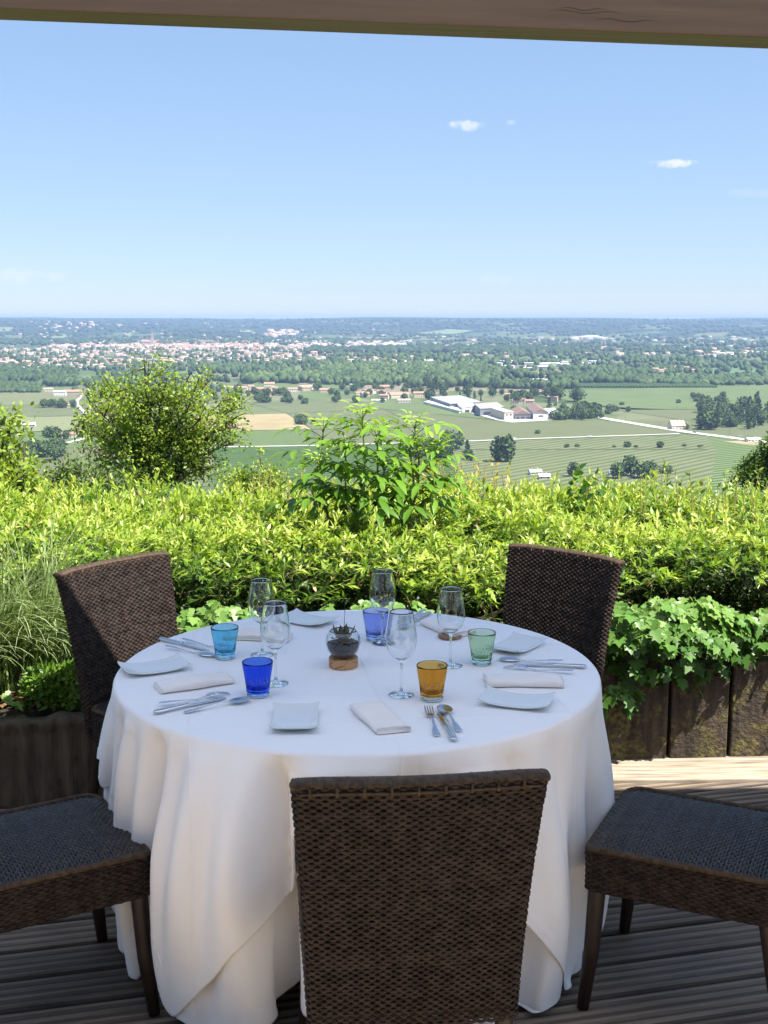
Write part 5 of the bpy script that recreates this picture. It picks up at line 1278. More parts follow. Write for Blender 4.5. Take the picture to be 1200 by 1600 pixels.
# greenhouses / tunnels as pale flat strips
M_road = mat('pale_road', (.42, .40, .36), (.52, .50, .46), rough=.9, scale=.05); M_yard = mat('yard', (.40, .38, .34), (.5, .48, .44), rough=.9, scale=.05)
quad_sheet('yard', [(735, 645), (800, 650), (876, 652), (880, 656)], M_yard, .8); quad_sheet('yard', [(733, 645.5), (880, 656.3), (800, 661), (775, 657)], M_yard, .8)
def road(name, pts, width, material, lift=.9):
    P_ = [survey(*p) for p in pts]; Q = []
    for a, b_ in zip(P_[:-1], P_[1:]):
        for t in np.linspace(0, 1, 8, endpoint=False): Q.append(a+(b_-a)*t)
    Q.append(P_[-1]); vs_ = []
    for i, p in enumerate(Q):
        d = Q[min(i+1, len(Q)-1)]-Q[max(i-1, 0)]; d = d[:2]/np.linalg.norm(d[:2]); nx_, ny_ = -d[1], d[0]
        for s in (-1, 1): vs_.append((p[0]+s*nx_*width/2, p[1]+s*ny_*width/2, float(terrain(p[0], p[1]))+lift))
    o = mesh_np(name, np.array(vs_), np.array([(2*i, 2*i+1, 2*i+3, 2*i+2) for i in range(len(Q)-1)]), material); tag(o, kind='structure')
road('road', [(930, 652), (958, 657), (1000, 664), (1076, 676.5), (1140, 684.5), (1230, 696)], 15, M_road)
road('track', [(200, 702), (480, 697), (700, 691), (850, 685.5), (1062, 678.5)], 7, M_road, .7); road('track', [(129, 618), (121, 626), (120, 632), (133, 647)], 5, M_road, .7); road('track', [(104, 693), (135, 685)], 7, M_road, .7)

# ---------------------------------------------------------------- trees of the plain
M_ptree = varmat('far_foliage', [(0, (.022, .045, .014)), (.5, (.06, .10, .03)), (1, (.15, .20, .06))]); M_ptrunk = mat('far_trunk', (.06, .045, .03))
def tree_mesh(kind, seed, nl=260):
    q = np.random.default_rng(seed); v = norm(q.normal(size=(nl, 3)))
    if kind == 'round': P = v*(.42, .42, .40)*(1-.3*q.random(nl)**2)[:, None]*(1+.18*np.sin(v[:, :1]*6+seed)*np.cos(v[:, 2:]*7+seed))+(0, 0, .58); s = .13
    elif kind == 'poplar': P = v*(.15, .15, .46)*(1-.2*q.random(nl))[:, None]+(0, 0, .52); s = .085
    elif kind == 'cone':
        t = q.random(nl)**.8; P = np.stack([v[:, 0]*.24*(1-t)*1.1, v[:, 1]*.24*(1-t)*1.1, .06+.92*t], -1); s = .09
    else: P = v*(.75, .6, .42)*(1-.3*q.random(nl)**2)[:, None]+(0, 0, .46); s = .2
    V, Fq = scatter(QUADL[0]*(1.6, 1, 1), QUADL[1], P, v+q.normal(0, .5, (nl, 3)), v+q.normal(0, .5, (nl, 3))+(0, 0, .4), q.uniform(.7, 1.3, nl)*s)
    var = np.clip(q.normal(.56, .18, nl), 0, 1)
    m = MB(); m.tube([(0, 0, -.05), (.01, 0, .3), (0, .01, .6)], [.035, .025, .01], 5, cap=False)
    nb = len(V); V2 = np.concatenate([V, np.array(m.v)]); F2 = np.array(m.f)+nb
    # an inner body so that the crown is dense
    ic = []; n1, n2 = 8, 5
    for j in range(n2+1):
        for i in range(n1):
            a, b_ = 2*math.pi*i/n1, math.pi*j/n2; w = 1+.15*math.sin(3*a+seed+j)
            d = np.array((math.sin(b_)*math.cos(a), math.sin(b_)*math.sin(a), math.cos(b_)))*w
            sc = {'round': (.36, .36, .34), 'poplar': (.12, .12, .42), 'cone': (.15*(1-d[2])*.6, .15*(1-d[2])*.6, .42), 'bush': (.62, .5, .35)}[kind]
            ic.append(d*sc+(0, 0, {'round': .58, 'poplar': .52, 'cone': .48, 'bush': .42}[kind]))
    F3 = np.array([(j*n1+i, j*n1+(i+1) % n1, (j+1)*n1+(i+1) % n1, (j+1)*n1+i) for j in range(n2) for i in range(n1)])+len(V2)
    V3 = np.concatenate([V2, ic])
    o = mesh_np('tree', V3, [np.concatenate([Fq, F2, F3])], [M_ptree, M_ptrunk], var=np.concatenate([var, np.full(len(F2), .5), q.uniform(.1, .35, len(F3))]), midx=np.concatenate([np.zeros(len(Fq)), np.ones(len(F2)), np.zeros(len(F3))]))
    me = o.data; bpy.data.objects.remove(o); return me
PM = {k: [tree_mesh(k, s) for s in (1, 2, 3)] for k in ('round', 'poplar', 'cone', 'bush')}
qq = random.Random(77)
def put_tree(px_, py_, hpx, kind, label, group, wf=1.):
    p = survey(px_, py_); dist = math.hypot(p[0], p[1]); h = hpx/F_PX*dist
    nm = {'round': 'broadleaf_tree', 'poplar': 'poplar_tree', 'cone': 'conifer_tree', 'bush': 'bush'}[kind]
    o = link(nm, qq.choice(PM[kind]), None, (p[0], p[1], p[2]-.3)); s = h*qq.uniform(.9, 1.1); o.scale = (s*wf*qq.uniform(.85, 1.15), s*wf*qq.uniform(.85, 1.15), s); o.rotation_euler = (0, 0, qq.uniform(0, 6.28))
    tag(o, label, 'bush' if kind == 'bush' else 'tree', group); return o
for (x_, y_, h_, k_, lab, w_) in [
    (778, 722, 42, 'poplar', 'taller left one of the dark pair of trees just above the hedge', 1.5), (793, 722, 40, 'poplar', 'right one of the dark pair of slender trees just above the hedge', 1.3),
    (870, 627, 24, 'round', 'round tree standing alone in the meadow right of the sheds', 1.), (902, 628, 21, 'round', 'broad dark tree alone in the green field right of the sheds', 1.2),
    (858, 640, 20, 'cone', 'small conifer right behind the factory', 1.), (896, 745, 26, 'poplar', 'dark slender poplar just above the hedge right of centre', 2.),
    (985, 744, 32, 'round', 'dark round tree above the hedge at right', .9), (1010, 748, 26, 'round', 'pale olive green tree beside the dark round tree above the hedge', 1.3), (965, 748, 24, 'round', 'grey green tree left of the dark round tree above the hedge', .9), (1040, 740, 14, 'bush', 'small bush in the vineyard above the hedge at right', 1.),
    (1031, 700, 12, 'round', 'reddish brown shrub in the hedgerow crossing the right vineyard', 1.), (980, 698, 9, 'bush', 'green shrub in the hedgerow crossing the right vineyard', 1.),
    (840, 678, 8, 'bush', 'small lone bush in the field below the factory', .8), (1183, 560, 0.1, 'cone', None, 1)][:-1]:
    put_tree(x_, y_, h_, k_, lab, None, w_)
def cluster(x0, x1, y0, y1, n, h0, h1, kinds, label, group):
    for _ in range(n):
        k_ = qq.choice(kinds); put_tree(qq.uniform(x0, x1), qq.uniform(y0, y1), qq.uniform(h0, h1), k_, label, group)
cluster(640, 716, 700, 716, 14, 20, 30, ['round'], 'dark tree in the clump right behind the elder shoots', 'dark tree clump behind the elder shoots')
cluster(720, 740, 705, 722, 3, 14, 22, ['round', 'poplar'], 'smaller tree at the right end of the clump behind the elder shoots', 'small trees beside the dark clump')
cluster(68, 102, 634, 640, 7, 10, 14, ['round'], 'dark tree in the row between the beige left fields', 'tree row in the left fields')
cluster(112, 122, 633, 638, 2, 9, 12, ['round'], 'tree beside the white track at left', 'trees by the left track')
cluster(76, 105, 680, 687, 6, 13, 18, ['round', 'bush'], 'tree in the clump by the small farm in the left vineyard', 'clump in the left vineyard')
cluster(30, 100, 708, 722, 12, 18, 26, ['round'], 'dark tree behind the bushes at the lower left of the valley', 'dark trees at lower left')
cluster(455, 492, 657, 666, 4, 9, 13, ['round', 'bush'], 'tree at the right tip of the bare brown field', 'trees at the tip of the bare field')
cluster(870, 940, 640, 657, 20, 10, 18, ['round', 'bush'], 'tree in the grove immediately right of the factory', 'grove right of the factory')
cluster(930, 985, 640, 647, 9, 7, 11, ['round', 'bush'], 'tree in the thin tail of the grove right of the factory', 'tail of the grove')
cluster(1090, 1215, 640, 672, 46, 14, 26, ['round', 'cone', 'round'], 'tree in the dark wood at the right edge of the valley', 'dark wood at the right edge')
cluster(1150, 1215, 655, 674, 14, 18, 26, ['cone'], 'tall conifer in front of the dark wood at the right edge', 'conifers of the right wood')
cluster(1078, 1130, 622, 628, 8, 7, 11, ['round', 'bush'], 'tree in the short row above the right wood', 'short row above the right wood')
cluster(1030, 1150, 664, 672, 12, 6, 11, ['bush', 'round'], 'bush along the road by the roadside house', 'bushes along the road')
cluster(880, 1100, 697, 700, 10, 3, 6, ['bush'], 'low bush in the hedgerow crossing the right vineyard', 'hedgerow bushes')
cluster(655, 700, 603, 626, 16, 12, 20, ['round', 'cone', 'poplar'], 'tree in the wood left of the long grey shed', 'wood left of the long shed')
cluster(700, 870, 606, 634, 28, 9, 17, ['round', 'round', 'cone'], 'tree among the gardens behind the factory', 'trees behind the factory')
cluster(380, 480, 612, 632, 24, 8, 13, ['round', 'round', 'bush'], 'tree between the houses beyond the bare field', 'trees of the hamlet beyond the bare field')
cluster(480, 660, 602, 630, 34, 8, 14, ['round'], 'tree among the farmhouses above the elder shoots', 'trees of the hamlet above the elder')
cluster(800, 1100, 612, 640, 7, 4, 7, ['bush'], 'small bush scattered in the green meadow at right', 'bushes in the right meadow')
# the woods beyond: one mass
q = np.random.default_rng(91)
bn1, bn2 = 7, 4
unit = []
for j in range(bn2+1):
    for i in range(bn1):
        a, b_ = 2*math.pi*i/bn1+.4*j, math.pi*(j+.12)/(bn2+.24); unit.append((math.sin(b_)*math.cos(a), math.sin(b_)*math.sin(a), math.cos(b_)))
unit = np.array(unit); uf = np.array([(j*bn1+i, j*bn1+(i+1) % bn1, (j+1)*bn1+(i+1) % bn1, (j+1)*bn1+i) for j in range(bn2) for i in range(bn1)])
WP = []; WS = []; WV = []
def wood(x0, x1, y0, y1, n, hm, var, rows=False, wid=.5, dens=None):
    for _ in range(n):
        a = q.uniform(x0, x1); b_ = q.uniform(y0, y1)
        if dens is not None and (math.sin(a*.05+b_*.9)+math.sin(a*.021-b_*.35+2)+q.normal(0, .5)) < dens: continue
        p = survey(a, b_); h = hm*q.uniform(.75, 1.25)
        WP.append(p+(0, 0, h*.45)); WS.append((h*wid*q.uniform(.8, 1.3), h*wid*q.uniform(.8, 1.3), h*.55)); WV.append(np.clip(var+q.normal(0, .13), 0, 1))
wood(-20, 118, 583, 599, 500, 15, .26, wid=.42); wood(-20, 62, 600, 614, 420, 7, .32, wid=.6); wood(60, 240, 596, 604, 170, 12, .35); wood(115, 380, 603, 625, 60, 10, .4)
wood(150, 540, 576, 598, 560, 13, .30, dens=.35, wid=.4); wood(380, 540, 588, 600, 160, 15, .5); wood(300, 520, 570, 590, 200, 15, .40, dens=.1); wood(500, 760, 572, 602, 1000, 13, .55, wid=.45); wood(500, 560, 588, 600, 120, 14, .2, wid=.7)
wood(640, 780, 585, 606, 350, 17, .4); wood(760, 1010, 578, 594, 350, 14, .35, dens=.2); wood(860, 1000, 590, 600, 170, 14, .3); wood(770, 900, 603, 608, 110, 13, .35)
wood(1000, 1230, 588, 602, 500, 9, .4, wid=.65); wood(900, 1230, 570, 586, 420, 13, .38, dens=-.2); wood(480, 1230, 556, 572, 1100, 15, .36, dens=-.1)
wood(480, 900, 546, 553, 700, 18, .12, wid=.8); wood(-20, 640, 545, 582, 1500, 12, .36, dens=-.5, wid=.45); wood(640, 1230, 532, 556, 1500, 15, .2, dens=-.3, wid=.65); wood(-20, 640, 531, 540, 700, 16, .16, wid=.7)
wood(-20, 1230, 512, 532, 1500, 15, .16, dens=.1, wid=.8); wood(-20, 1230, 499, 512, 900, 14, .14, wid=1.)
for (xa, xb) in ((-620, -20), (1230, 1830)):       # the same country goes on to either side
    wood(xa, xb, 500, 532, 700, 15, .18, dens=.1, wid=.9); wood(xa, xb, 532, 560, 800, 15, .25, dens=-.2, wid=.7); wood(xa, xb, 560, 600, 700, 14, .35, dens=.3); wood(xa, xb, 605, 740, 120, 11, .35, dens=1.)
for r_ in range(9):
    for c_ in range(44): 
        p = survey(882+c_*5.1+r_*2.2, 601.5+r_*.55-c_*.0); WP.append(p+(0, 0, 2.)); WS.append((2.6, 2.6, 2.6)); WV.append(.35)
WP = np.array(WP); WS = np.array(WS); k = len(unit); n = len(WP)
jit = 1+q.normal(0, .13, (n, k, 1))
V = unit[None]*jit*WS[:, None, :]+WP[:, None, :]; Fq = uf[None]+(np.arange(n)*k)[:, None, None]
wd = mesh_np('woods', V.reshape(-1, 3), Fq.reshape(-1, 4), M_ptree, var=np.clip(np.repeat(WV, len(uf))+q.normal(0, .06, n*len(uf)), 0, 1)); tag(wd, 'far off dark green woods and tree belts across the plain and hills', 'woods', kind='stuff')

# ---------------------------------------------------------------- houses
WALLC = {'cream': (.56, .50, .40), 'white': (.62, .61, .58), 'grey': (.50, .50, .50), 'ochre': (.60, .48, .33), 'pink': (.50, .40, .34)}
M_wall = {k: mat('wall_'+k, v, rough=.9) for k, v in WALLC.items()}
M_roof = {k: mat('roof_'+k, v, rough=.9) for k, v in {'terra': (.36, .21, .15), 'pale': (.46, .33, .25), 'brown': (.20, .13, .105), 'grey': (.36, .37, .38), 'light': (.55, .55, .55), 'sheet': (.30, .31, .33), 'dusty': (.30, .265, .235), 'slate': (.16, .18, .2)}.items()}
M_win = mat('dark_window', (.05, .05, .055), rough=.3)
def house_mb(w, d, h, rh):
    a = MB(); a.box(-w/2, w/2, -d/2, d/2, -1, h); a.add([(-w/2, -d/2, h), (-w/2, d/2, h), (-w/2, 0, h+rh*.93), (w/2, -d/2, h), (w/2, d/2, h), (w/2, 0, h+rh*.93)], [(0, 2, 1), (3, 4, 5)])
    r = MB(); e = .5; vs_ = []
    for x_ in (-w/2-e, w/2+e): vs_ += [(x_, -d/2-e, h-.1), (x_, 0, h+rh), (x_, d/2+e, h-.1), (x_, -d/2-e, h-.45), (x_, 0, h+rh-.35), (x_, d/2+e, h-.45)]
    r.add(vs_, [(0, 6, 7, 1), (1, 7, 8, 2), (3, 4, 10, 9), (4, 5, 11, 10), (0, 3, 9, 6), (2, 8, 11, 5), (0, 1, 4, 3), (1, 2, 5, 4), (6, 9, 10, 7), (7, 10, 11, 8)])
    g = MB()
    for s in (-1, 1):
        for x_ in np.linspace(-w/2+1.6, w/2-1.6, max(2, int(w/3.2))):
            for zz in ([1.0] if h < 4.5 else [1.0, 3.8]): g.box(x_-.5, x_+.5, s*(d/2+.02)-.03, s*(d/2+.02)+.03, zz, zz+1.3)
    return a, r, g
def single_house_mesh(w, d, h, rh, wc, rc):
    a, r, g = house_mb(w, d, h, rh); m = MB()
    for i, x_ in enumerate((a, r, g)): m.add(x_.v, x_.f, i)
    o = m.build('house', [M_wall[wc], M_roof[rc], M_win]); me = o.data; bpy.data.objects.remove(o); return me
HM = [single_house_mesh(w, d, h, rh, wc, rc) for (w, d, h, rh, wc, rc) in [(14, 9, 5.5, 2.2, 'cream', 'terra'), (17, 9, 3.4, 2, 'white', 'pale'), (12, 9, 6, 2.4, 'pink', 'terra'), (22, 12, 6, 2.5, 'cream', 'pale'), (26, 14, 7, 1.2, 'grey', 'light'), (16, 10, 7, 2.2, 'ochre', 'terra'), (13, 10, 6, 2, 'white', 'brown')]]
def house_parts(px_, py_, w, d, h, rh, wc, rc, rot, label, group=None, name='house', cat='house'):
    p = survey(px_, py_); root = empty(name, (p[0], p[1], p[2]), rot); tag(root, label, cat, group); a, r, g = house_mb(w, d, h, rh)
    a.build('wall', M_wall[wc], root); r.build('roof', M_roof[rc], root); g.build('window', M_win, root) if False else None
    n_ = max(2, int(w/3.5))
    for x_ in np.linspace(-w/2+1.6, w/2-1.6, n_):
        m = MB(); m.box(x_-.55, x_+.55, -d/2-.06, -d/2+.02, 1.0, 2.4); m.build('window', M_win, root)
    m = MB(); m.box(w*.2, w*.2+.8, .6, 1.4, h+.5, h+rh+1.0); m.build('chimney', M_wall['ochre'], root)
    return root
for (x_, y_, w, d, h, rh, wc, rc, rot, lab) in [
    (94, 619, 20, 12, 8, 1.5, 'white', 'light', .1, 'white boxy barn at the top of the left track'), (115, 617, 32, 12, 6, 3, 'pink', 'terra', .05, 'long pink roofed farmhouse left of the open crowned tree'), (76, 612, 16, 10, 5, 2, 'cream', 'pale', .2, 'small pale house left of the white barn'),
    (104, 637, 9, 7, 4, 2, 'cream', 'terra', .4, 'small shed beside the tree row in the left fields'), (36, 667, 30, 10, 3.4, 2.2, 'grey', 'light', .1, 'low pale long shed in the striped vineyard at left'), (108, 684, 15, 9, 4.5, 2, 'cream', 'terra', .2, 'small farm next to the clump in the left vineyard'), (4, 722, 20, 10, 5, 3, 'ochre', 'terra', .3, 'red roofed house at the left edge behind the leafy tree'),
    (421, 605, 20, 11, 7, 3, 'cream', 'terra', .1, 'orange roofed house at the top of the hamlet beyond the bare field'), (372, 610, 34, 12, 5, 3, 'white', 'terra', .0, 'long house beside the open crowned tree'), (455, 612, 22, 11, 5, 2.5, 'white', 'terra', .15, 'white walled house in the middle of the hamlet'), (480, 609, 20, 10, 6, 2.5, 'cream', 'pale', -.2, 'cream house with a pale roof right of the white walled house'),
    (510, 613, 24, 10, 5, 2.5, 'ochre', 'terra', .1, 'ochre house among trees left of the elder tips'), (535, 600, 30, 13, 7, 3, 'cream', 'terra', .2, 'large red roofed house in the hamlet above the elder'), (556, 604, 22, 12, 4, 1.5, 'white', 'light', 0, 'white low barn right of the large red roofed house'),
    (622, 622, 34, 14, 6, 4, 'cream', 'terra', .5, 'big red tiled farmhouse beside the long grey shed'), (602, 608, 20, 10, 5, 3, 'cream', 'terra', -.1, 'red roofed house behind the big tiled farmhouse'), (592, 628, 22, 8, 3, 1.5, 'white', 'light', .0, 'small white shed at the near edge of the hamlet'), (631, 629, 20, 9, 4, 2, 'white', 'pale', .1, 'pale bungalow at the foot of the big tiled farmhouse'),
    (694, 604, 14, 9, 8, 3, 'white', 'terra', .2, 'white house with red gable in the wood'), (1057, 671, 17, 12, 5, 6, 'cream', 'pale', .2, 'steep roofed house standing by the road junction'), (836, 742, 10, 6, 3, 2, 'white', 'light', .2, 'white roofed building just above the hedge'), (850, 749, 9, 6, 3, 2, 'cream', 'light', .1, 'second pale roof just above the hedge, right of the white one'), (965, 743, 15, 6, 3, 1.6, 'white', 'grey', .05, 'low white house behind the heart leaved bush'),
    (1176, 690, 16, 7, 3, 1.5, 'white', 'light', .3, 'white van sized shed at the right end of the road')]:
    house_parts(x_, y_, w, d, h, rh, wc, rc, rot, lab)
def put_house(px_, py_, ix, label, group):
    p = survey(px_, py_); o = link('house', HM[ix], None, tuple(p), (0, 0, qq.uniform(-.6, .6))); s = qq.uniform(.8, 1.15); o.scale = (s, s, s); tag(o, label, 'house', group)
for _ in range(26): put_house(qq.uniform(1000, 1085), qq.uniform(577, 584), qq.choice([0, 2, 3, 5]), 'red roofed house in the village beyond the right meadow', 'village beyond the right meadow') 
for _ in range(34): put_house(qq.uniform(745, 930), qq.uniform(566, 579), 4, 'white industrial shed in the estate beyond the woods', 'white sheds of the industrial estate')
for _ in range(24): put_house(qq.uniform(520, 760), qq.uniform(557, 568), qq.choice([4, 3, 1]), 'pale building in the suburb right of the town', 'suburb right of the town')
for _ in range(10): put_house(qq.uniform(560, 660), qq.uniform(612, 626), qq.choice([0, 2, 5, 6]), 'red roofed house among trees above the elder', 'hamlet houses above the elder')
for _ in range(10): put_house(qq.uniform(385, 480), qq.uniform(606, 618), qq.choice([0, 2, 5, 1]), 'small red roofed house in the hamlet beyond the bare field', 'hamlet houses beyond the bare field')
for _ in range(7): put_house(qq.uniform(770, 880), qq.uniform(616, 632), qq.choice([0, 6, 5]), 'house among gardens behind the factory', 'houses behind the factory')
for _ in range(14): put_house(qq.uniform(830, 890), qq.uniform(585, 592), qq.choice([0, 3, 5]), 'house in the hamlet behind the greenhouses', 'hamlet behind the greenhouses')
for _ in range(130): put_house(qq.gauss(150, 120) % 330, qq.uniform(563, 578), qq.choice([0, 1, 2, 3, 6, 1]), 'house at the near edge of the far town on the left', 'houses at the near edge of the town')
# the rest of the town: beyond counting
TV = []; TF = []; TI = []; off = 0
protos = [(np.array([v.co[:] for v in me.vertices]), [list(p.vertices) for p in me.polygons if p.material_index < 2], [p.material_index for p in me.polygons if p.material_index < 2], j) for j, me in enumerate(HM)]
mats_t = []; 
for me in HM: mats_t += [me.materials[0], me.materials[1]]
F4 = []; F3 = []; I4 = []; I3 = []
def town(n, fx, fy, kinds, sc=1.):
    global off
    for _ in range(n):
        a, b_ = fx(), fy()
        Vp, fs_, mi, j = protos[qq.choice(kinds)]; p = survey(a, b_); t = qq.uniform(-.7, .7); s = qq.uniform(.8, 1.3)*sc; c_, s_ = math.cos(t)*s, math.sin(t)*s
        W = np.stack([Vp[:, 0]*c_-Vp[:, 1]*s_+p[0], Vp[:, 0]*s_+Vp[:, 1]*c_+p[1], Vp[:, 2]*s*1.25+p[2]], -1); TV.append(W)
        for f, i_ in zip(fs_, mi):
            (F4 if len(f) == 4 else F3).append([q_+off for q_ in f]); (I4 if len(f) == 4 else I3).append(2*j+i_)
        off += len(Vp)
town(130, lambda: qq.uniform(-500, -20), lambda: 540+qq.random()**1.3*30, [0, 1, 3, 5]); town(110, lambda: qq.uniform(1230, 1750), lambda: 530+qq.random()**1.3*40, [0, 1, 3, 5])
town(650, lambda: qq.uniform(-20, 640), lambda: 545+qq.random()**1.3*22, [0, 1, 2, 3, 1, 0, 6], .85)
town(500, lambda: qq.gauss(310, 90), lambda: qq.uniform(534.5, 547), [0, 2, 3, 5, 0, 1], 1.0)
town(420, lambda: qq.uniform(90, 640), lambda: qq.uniform(533.5, 545), [0, 1, 3, 4, 1], 1.0)
town(70, lambda: qq.uniform(540, 640), lambda: qq.uniform(537, 541), [4, 3], 1.1)
town(120, lambda: qq.uniform(640, 1230), lambda: qq.uniform(526, 562), [0, 1, 4, 3, 0], 1.0); town(60, lambda: qq.uniform(-20, 600), lambda: qq.uniform(506, 530), [1, 3, 0], 1.0)
town(30, lambda: qq.gauss(440, 20), lambda: qq.uniform(518, 527), [1, 3, 0], 1.7); town(16, lambda: qq.gauss(920, 14), lambda: qq.uniform(529, 532), [4, 1], 1.6); town(14, lambda: qq.gauss(1150, 30), lambda: qq.uniform(527, 536), [4, 1, 0], 1.0)
town(16, lambda: qq.uniform(1090, 1200), lambda: qq.uniform(552, 560), [4, 3, 3], 1.1); town(26, lambda: qq.gauss(110, 30), lambda: qq.uniform(504, 514), [1, 3, 0], 1.4)
tw = mesh_np('far_town', np.concatenate(TV), [np.array(F4), np.array(F3)], mats_t, midx=I4+I3); tag(tw, 'mass of tiny pale and terracotta houses of the far town and suburbs', 'town', kind='stuff')
# church
p = survey(231, 541); ch = tag(empty('church', tuple(p)), 'church with a tall pointed spire rising from the far town', 'church')
m = MB(); m.box(-28, 16, -10, 10, -1, 20); m.build('nave', M_wall['pink'], ch)
m = MB(); m.add([(-29, -11, 20), (17, -11, 20), (17, 11, 20), (-29, 11, 20), (-29, 0, 31), (17, 0, 31)], [(0, 1, 5, 4), (2, 3, 4, 5), (0, 4, 3), (1, 2, 5)]); m.build('roof', M_roof['terra'], ch)
m = MB(); m.box(16.1, 27, -5.5, 5.5, -1, 40); m.build('tower', M_wall['pink'], ch)
m = MB(); m.add([(16, -5.6, 40), (27.1, -5.6, 40), (27.1, 5.6, 40), (16, 5.6, 40), (21.5, 0, 75)], [(0, 1, 4), (1, 2, 4), (2, 3, 4), (3, 0, 4)]); m.build('spire', M_roof['terra'], ch)
# factory
M_wall['dim'] = mat('wall_dim', (.16, .18, .22), rough=.7)
def pbox(name, A, B, C, h, wc, rc, label, gable=0, door=None, cat='factory building', strips=0):
    h *= .8; gable *= .75; a, b_, c_ = survey(*A), survey(*B), survey(*C); base = a; root = empty(name, tuple(base)); tag(root, label, cat)
    e1 = (b_-a)[:2]; e2 = (c_-a)[:2]; P = [np.zeros(2), e1, e1+e2, e2]
    m = MB(); m.add([(p_[0], p_[1], -1) for p_ in P]+[(p_[0], p_[1], h) for p_ in P], [(0, 1, 5, 4), (1, 2, 6, 5), (2, 3, 7, 6), (3, 0, 4, 7)])
    if gable:
        mid1 = (P[0]+P[1])/2; mid2 = (P[3]+P[2])/2; m.add([(*P[0], h), (*P[1], h), (*mid1, h+gable), (*P[3], h), (*P[2], h), (*mid2, h+gable)], [(0, 1, 2), (4, 3, 5)])
    m.build('wall', M_wall[wc], root)
    cen = sum(P)/4; Q = [cen+(p_-cen)*1.02 for p_ in P]; m = MB()
    if gable:
        mid1 = (Q[0]+Q[1])/2; mid2 = (Q[3]+Q[2])/2
        m.add([(*Q[0], h), (*Q[1], h), (*Q[2], h), (*Q[3], h), (*mid1, h+gable+.3), (*mid2, h+gable+.3)], [(0, 4, 5, 3), (1, 2, 5, 4), (0, 1, 4), (3, 5, 2)])
    else:
        m.add([(*p_, h+.02) for p_ in Q]+[(*p_, h+.9) for p_ in Q], [(4, 5, 6, 7), (0, 1, 5, 4), (1, 2, 6, 5), (2, 3, 7, 6), (3, 0, 4, 7), (3, 2, 1, 0)])
    m.build('roof', M_roof[rc], root)
    u = e1/np.linalg.norm(e1); nrm = np.array((u[1], -u[0])); Ln = np.linalg.norm(e1)
    if door:
        for (t0, t1, z0, z1) in door:
            z0, z1 = z0*.8, z1*.8
            p0_, p1_ = u*Ln*t0+nrm*.25, u*Ln*t1+nrm*.25
            m = MB(); m.add([(*p0_, z0), (*p1_, z0), (*p1_, z1), (*p0_, z1), (*(p0_-nrm*.5), z0), (*(p1_-nrm*.5), z0), (*(p1_-nrm*.5), z1), (*(p0_-nrm*.5), z1)], [(0, 1, 2, 3), (0, 4, 5, 1), (3, 2, 6, 7), (0, 3, 7, 4), (1, 5, 6, 2)]); m.build('door' if z0 < 1 else 'window', M_win, root)
    return root
pbox('factory_shed', (703, 640), (752, 637), (673, 629), 10, 'dim', 'sheet', 'long grey roofed shed, the leftmost and largest of the factory', door=[(.1, .25, 0, 6), (.45, .6, 0, 6)])
pbox('white_canopy', (717, 646), (724, 644), (663, 631.5), 4, 'white', 'light', 'low white canopy running along the front of the long shed')
pbox('factory_hall', (722, 645), (744, 642), (712, 637.5), 8.5, 'white', 'light', 'white building between the long shed and the brown roofed hall', door=[(.2, .5, 0, 4)])
pbox('factory_hall', (750, 650.5), (787, 647.5), (741, 642), 12, 'dim', 'dusty', 'open fronted hall with a flat brownish roof', door=[(.15, .85, 0, 7)])
pbox('factory_office', (788, 657), (802, 656.5), (767, 650), 13, 'cream', 'light', 'cream box shaped building nearest in the factory', door=[(.2, .35, 8, 10), (.6, .8, 8, 10)])
pbox('factory_hall', (805, 656), (830, 655.5), (797, 648), 9, 'dim', 'brown', 'dark fronted factory hall right of the cream box', gable=6, door=[(.08, .25, 0, 5), (.35, .6, 0, 5), (.7, .9, 0, 5)])
pbox('factory_hall', (833, 656), (857, 655.5), (822, 646), 12, 'white', 'brown', 'white gabled hall with a dark red roof', gable=6, door=[(.35, .65, 5, 7)])
pbox('factory_annex', (857.5, 655.5), (874, 654), (850, 648), 9.5, 'white', 'light', 'white annex at the right end of the factory', door=[(.2, .5, 0, 4)])
for i_, (x0, x1, y_) in enumerate([(822, 862, 594.5), (824, 905, 598)]):
    pbox('greenhouse', (x0, y_+1.6), (x1, y_+1.2), (x0-3, y_), 4, 'white', 'light', ['pale strip of glasshouse behind the meadow, the far one', 'pale long glasshouse behind the meadow, the near one'][i_], gable=2, cat='greenhouse')
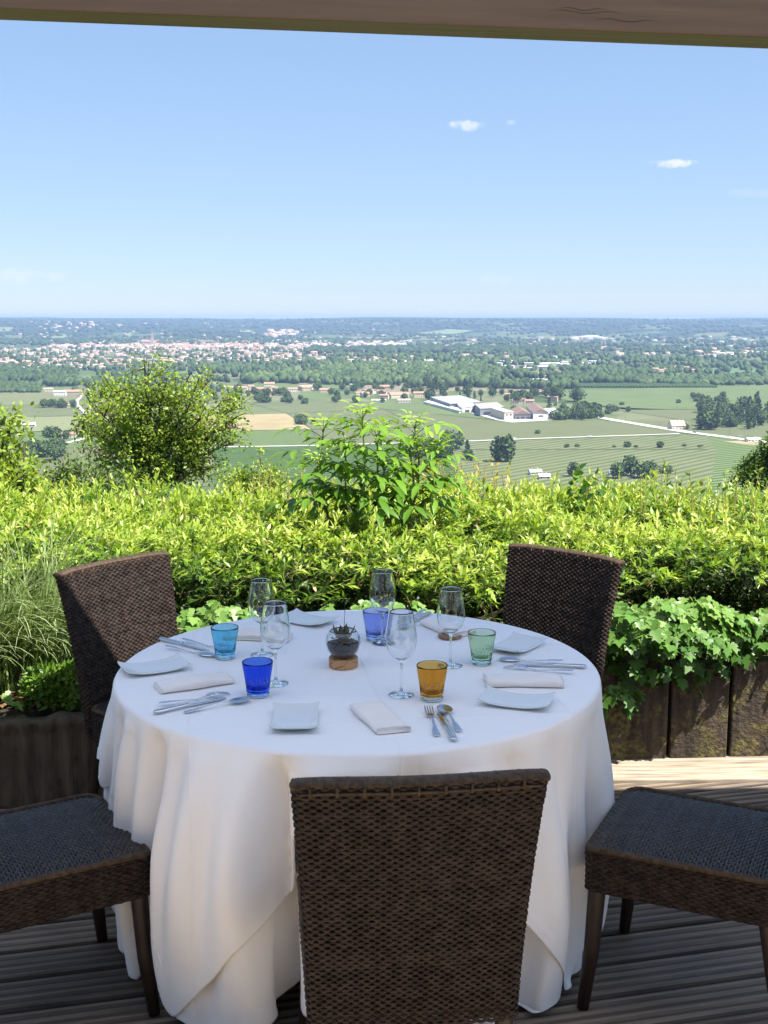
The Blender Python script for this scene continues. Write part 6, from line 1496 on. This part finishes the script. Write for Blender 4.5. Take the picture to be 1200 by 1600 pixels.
# cars and poles
def car(px_, py_, rot, col, lab):
    p = survey(px_, py_); root = empty('car', (p[0], p[1], p[2]+.9), rot); tag(root, lab, 'car', 'cars on the valley roads')
    m = MB(); m.box(-2.2, 2.2, -.88, .88, .35, .95); vs_ = [(-1.7, -.8, .95), (1.2, -.8, .95), (1.2, .8, .95), (-1.7, .8, .95), (-1.3, -.7, 1.5), (.5, -.7, 1.5), (.5, .7, 1.5), (-1.3, .7, 1.5)]
    m.add(vs_, [(4, 5, 6, 7)]); m.build('body', mat('car_'+lab.split()[0], col, rough=.25), root, bevel=.08)
    m = MB(); m.add(vs_, [(0, 1, 5, 4), (1, 2, 6, 5), (2, 3, 7, 6), (3, 0, 4, 7)]); m.build('window', M_win, root)
    for sx in (-1.35, 1.35):
        for sy in (-.85, .85):
            m = MB(); m.tube([(sx, sy-.1, .33), (sx, sy+.1, .33)], .33, 12); m.build('wheel', M_win, root)
car(803, 686.6, .2, (.8, .8, .8), 'white car on the pale track below the factory'); car(921, 682.8, .2, (.55, .56, .58), 'silver car on the pale track right of the centre'); car(1085, 677.5, -.3, (.1, .12, .2), 'dark car at the road junction'); car(1137, 684, -.3, (.75, .75, .72), 'pale car on the road near the right edge'); car(1156, 683, -.3, (.8, .8, .8), 'white car parked by the field near the right edge')
for (x_, y_, h_) in ((1031, 671, 9), (1140, 680, 10), (977, 662, 8)):
    p = survey(x_, y_); m = MB(); hh = 9.; m.tube([(0, 0, -.5), (0, 0, hh)], [.16, .1], 6); m.tube([(-1, 0, hh-.6), (1, 0, hh-.6)], .07, 5); o = m.build('utility_pole', M_ptrunk, None, loc=tuple(p)); tag(o, {1031: 'utility pole beside the road left of the steep roofed house', 1140: 'utility pole beside the road at right', 977: 'utility pole at the upper end of the road'}[x_], 'utility pole')

# ---------------------------------------------------------------- haze
HAZE = 7.5e-5
if HAZE:
    m = MB(); m.box(-18000, 18000, -18000, 18000, -136, 30.); hz = m.build('haze', bpy.data.materials.new('haze_air')); tag(hz, kind='stuff', label='thin blue summer haze lying over the valley', cat='haze')
    M_hz = hz.data.materials[0]; N, L = nodes_of(M_hz); N.remove(N['Principled BSDF']); v = N.new('ShaderNodeVolumePrincipled'); v.inputs['Color'].default_value = (.42, .60, .93, 1); v.inputs['Density'].default_value = HAZE; v.inputs['Anisotropy'].default_value = 0
    L.new(v.outputs[0], N['Material Output'].inputs['Volume'])
    try: M_hz.cycles.homogeneous_volume = True
    except Exception: pass
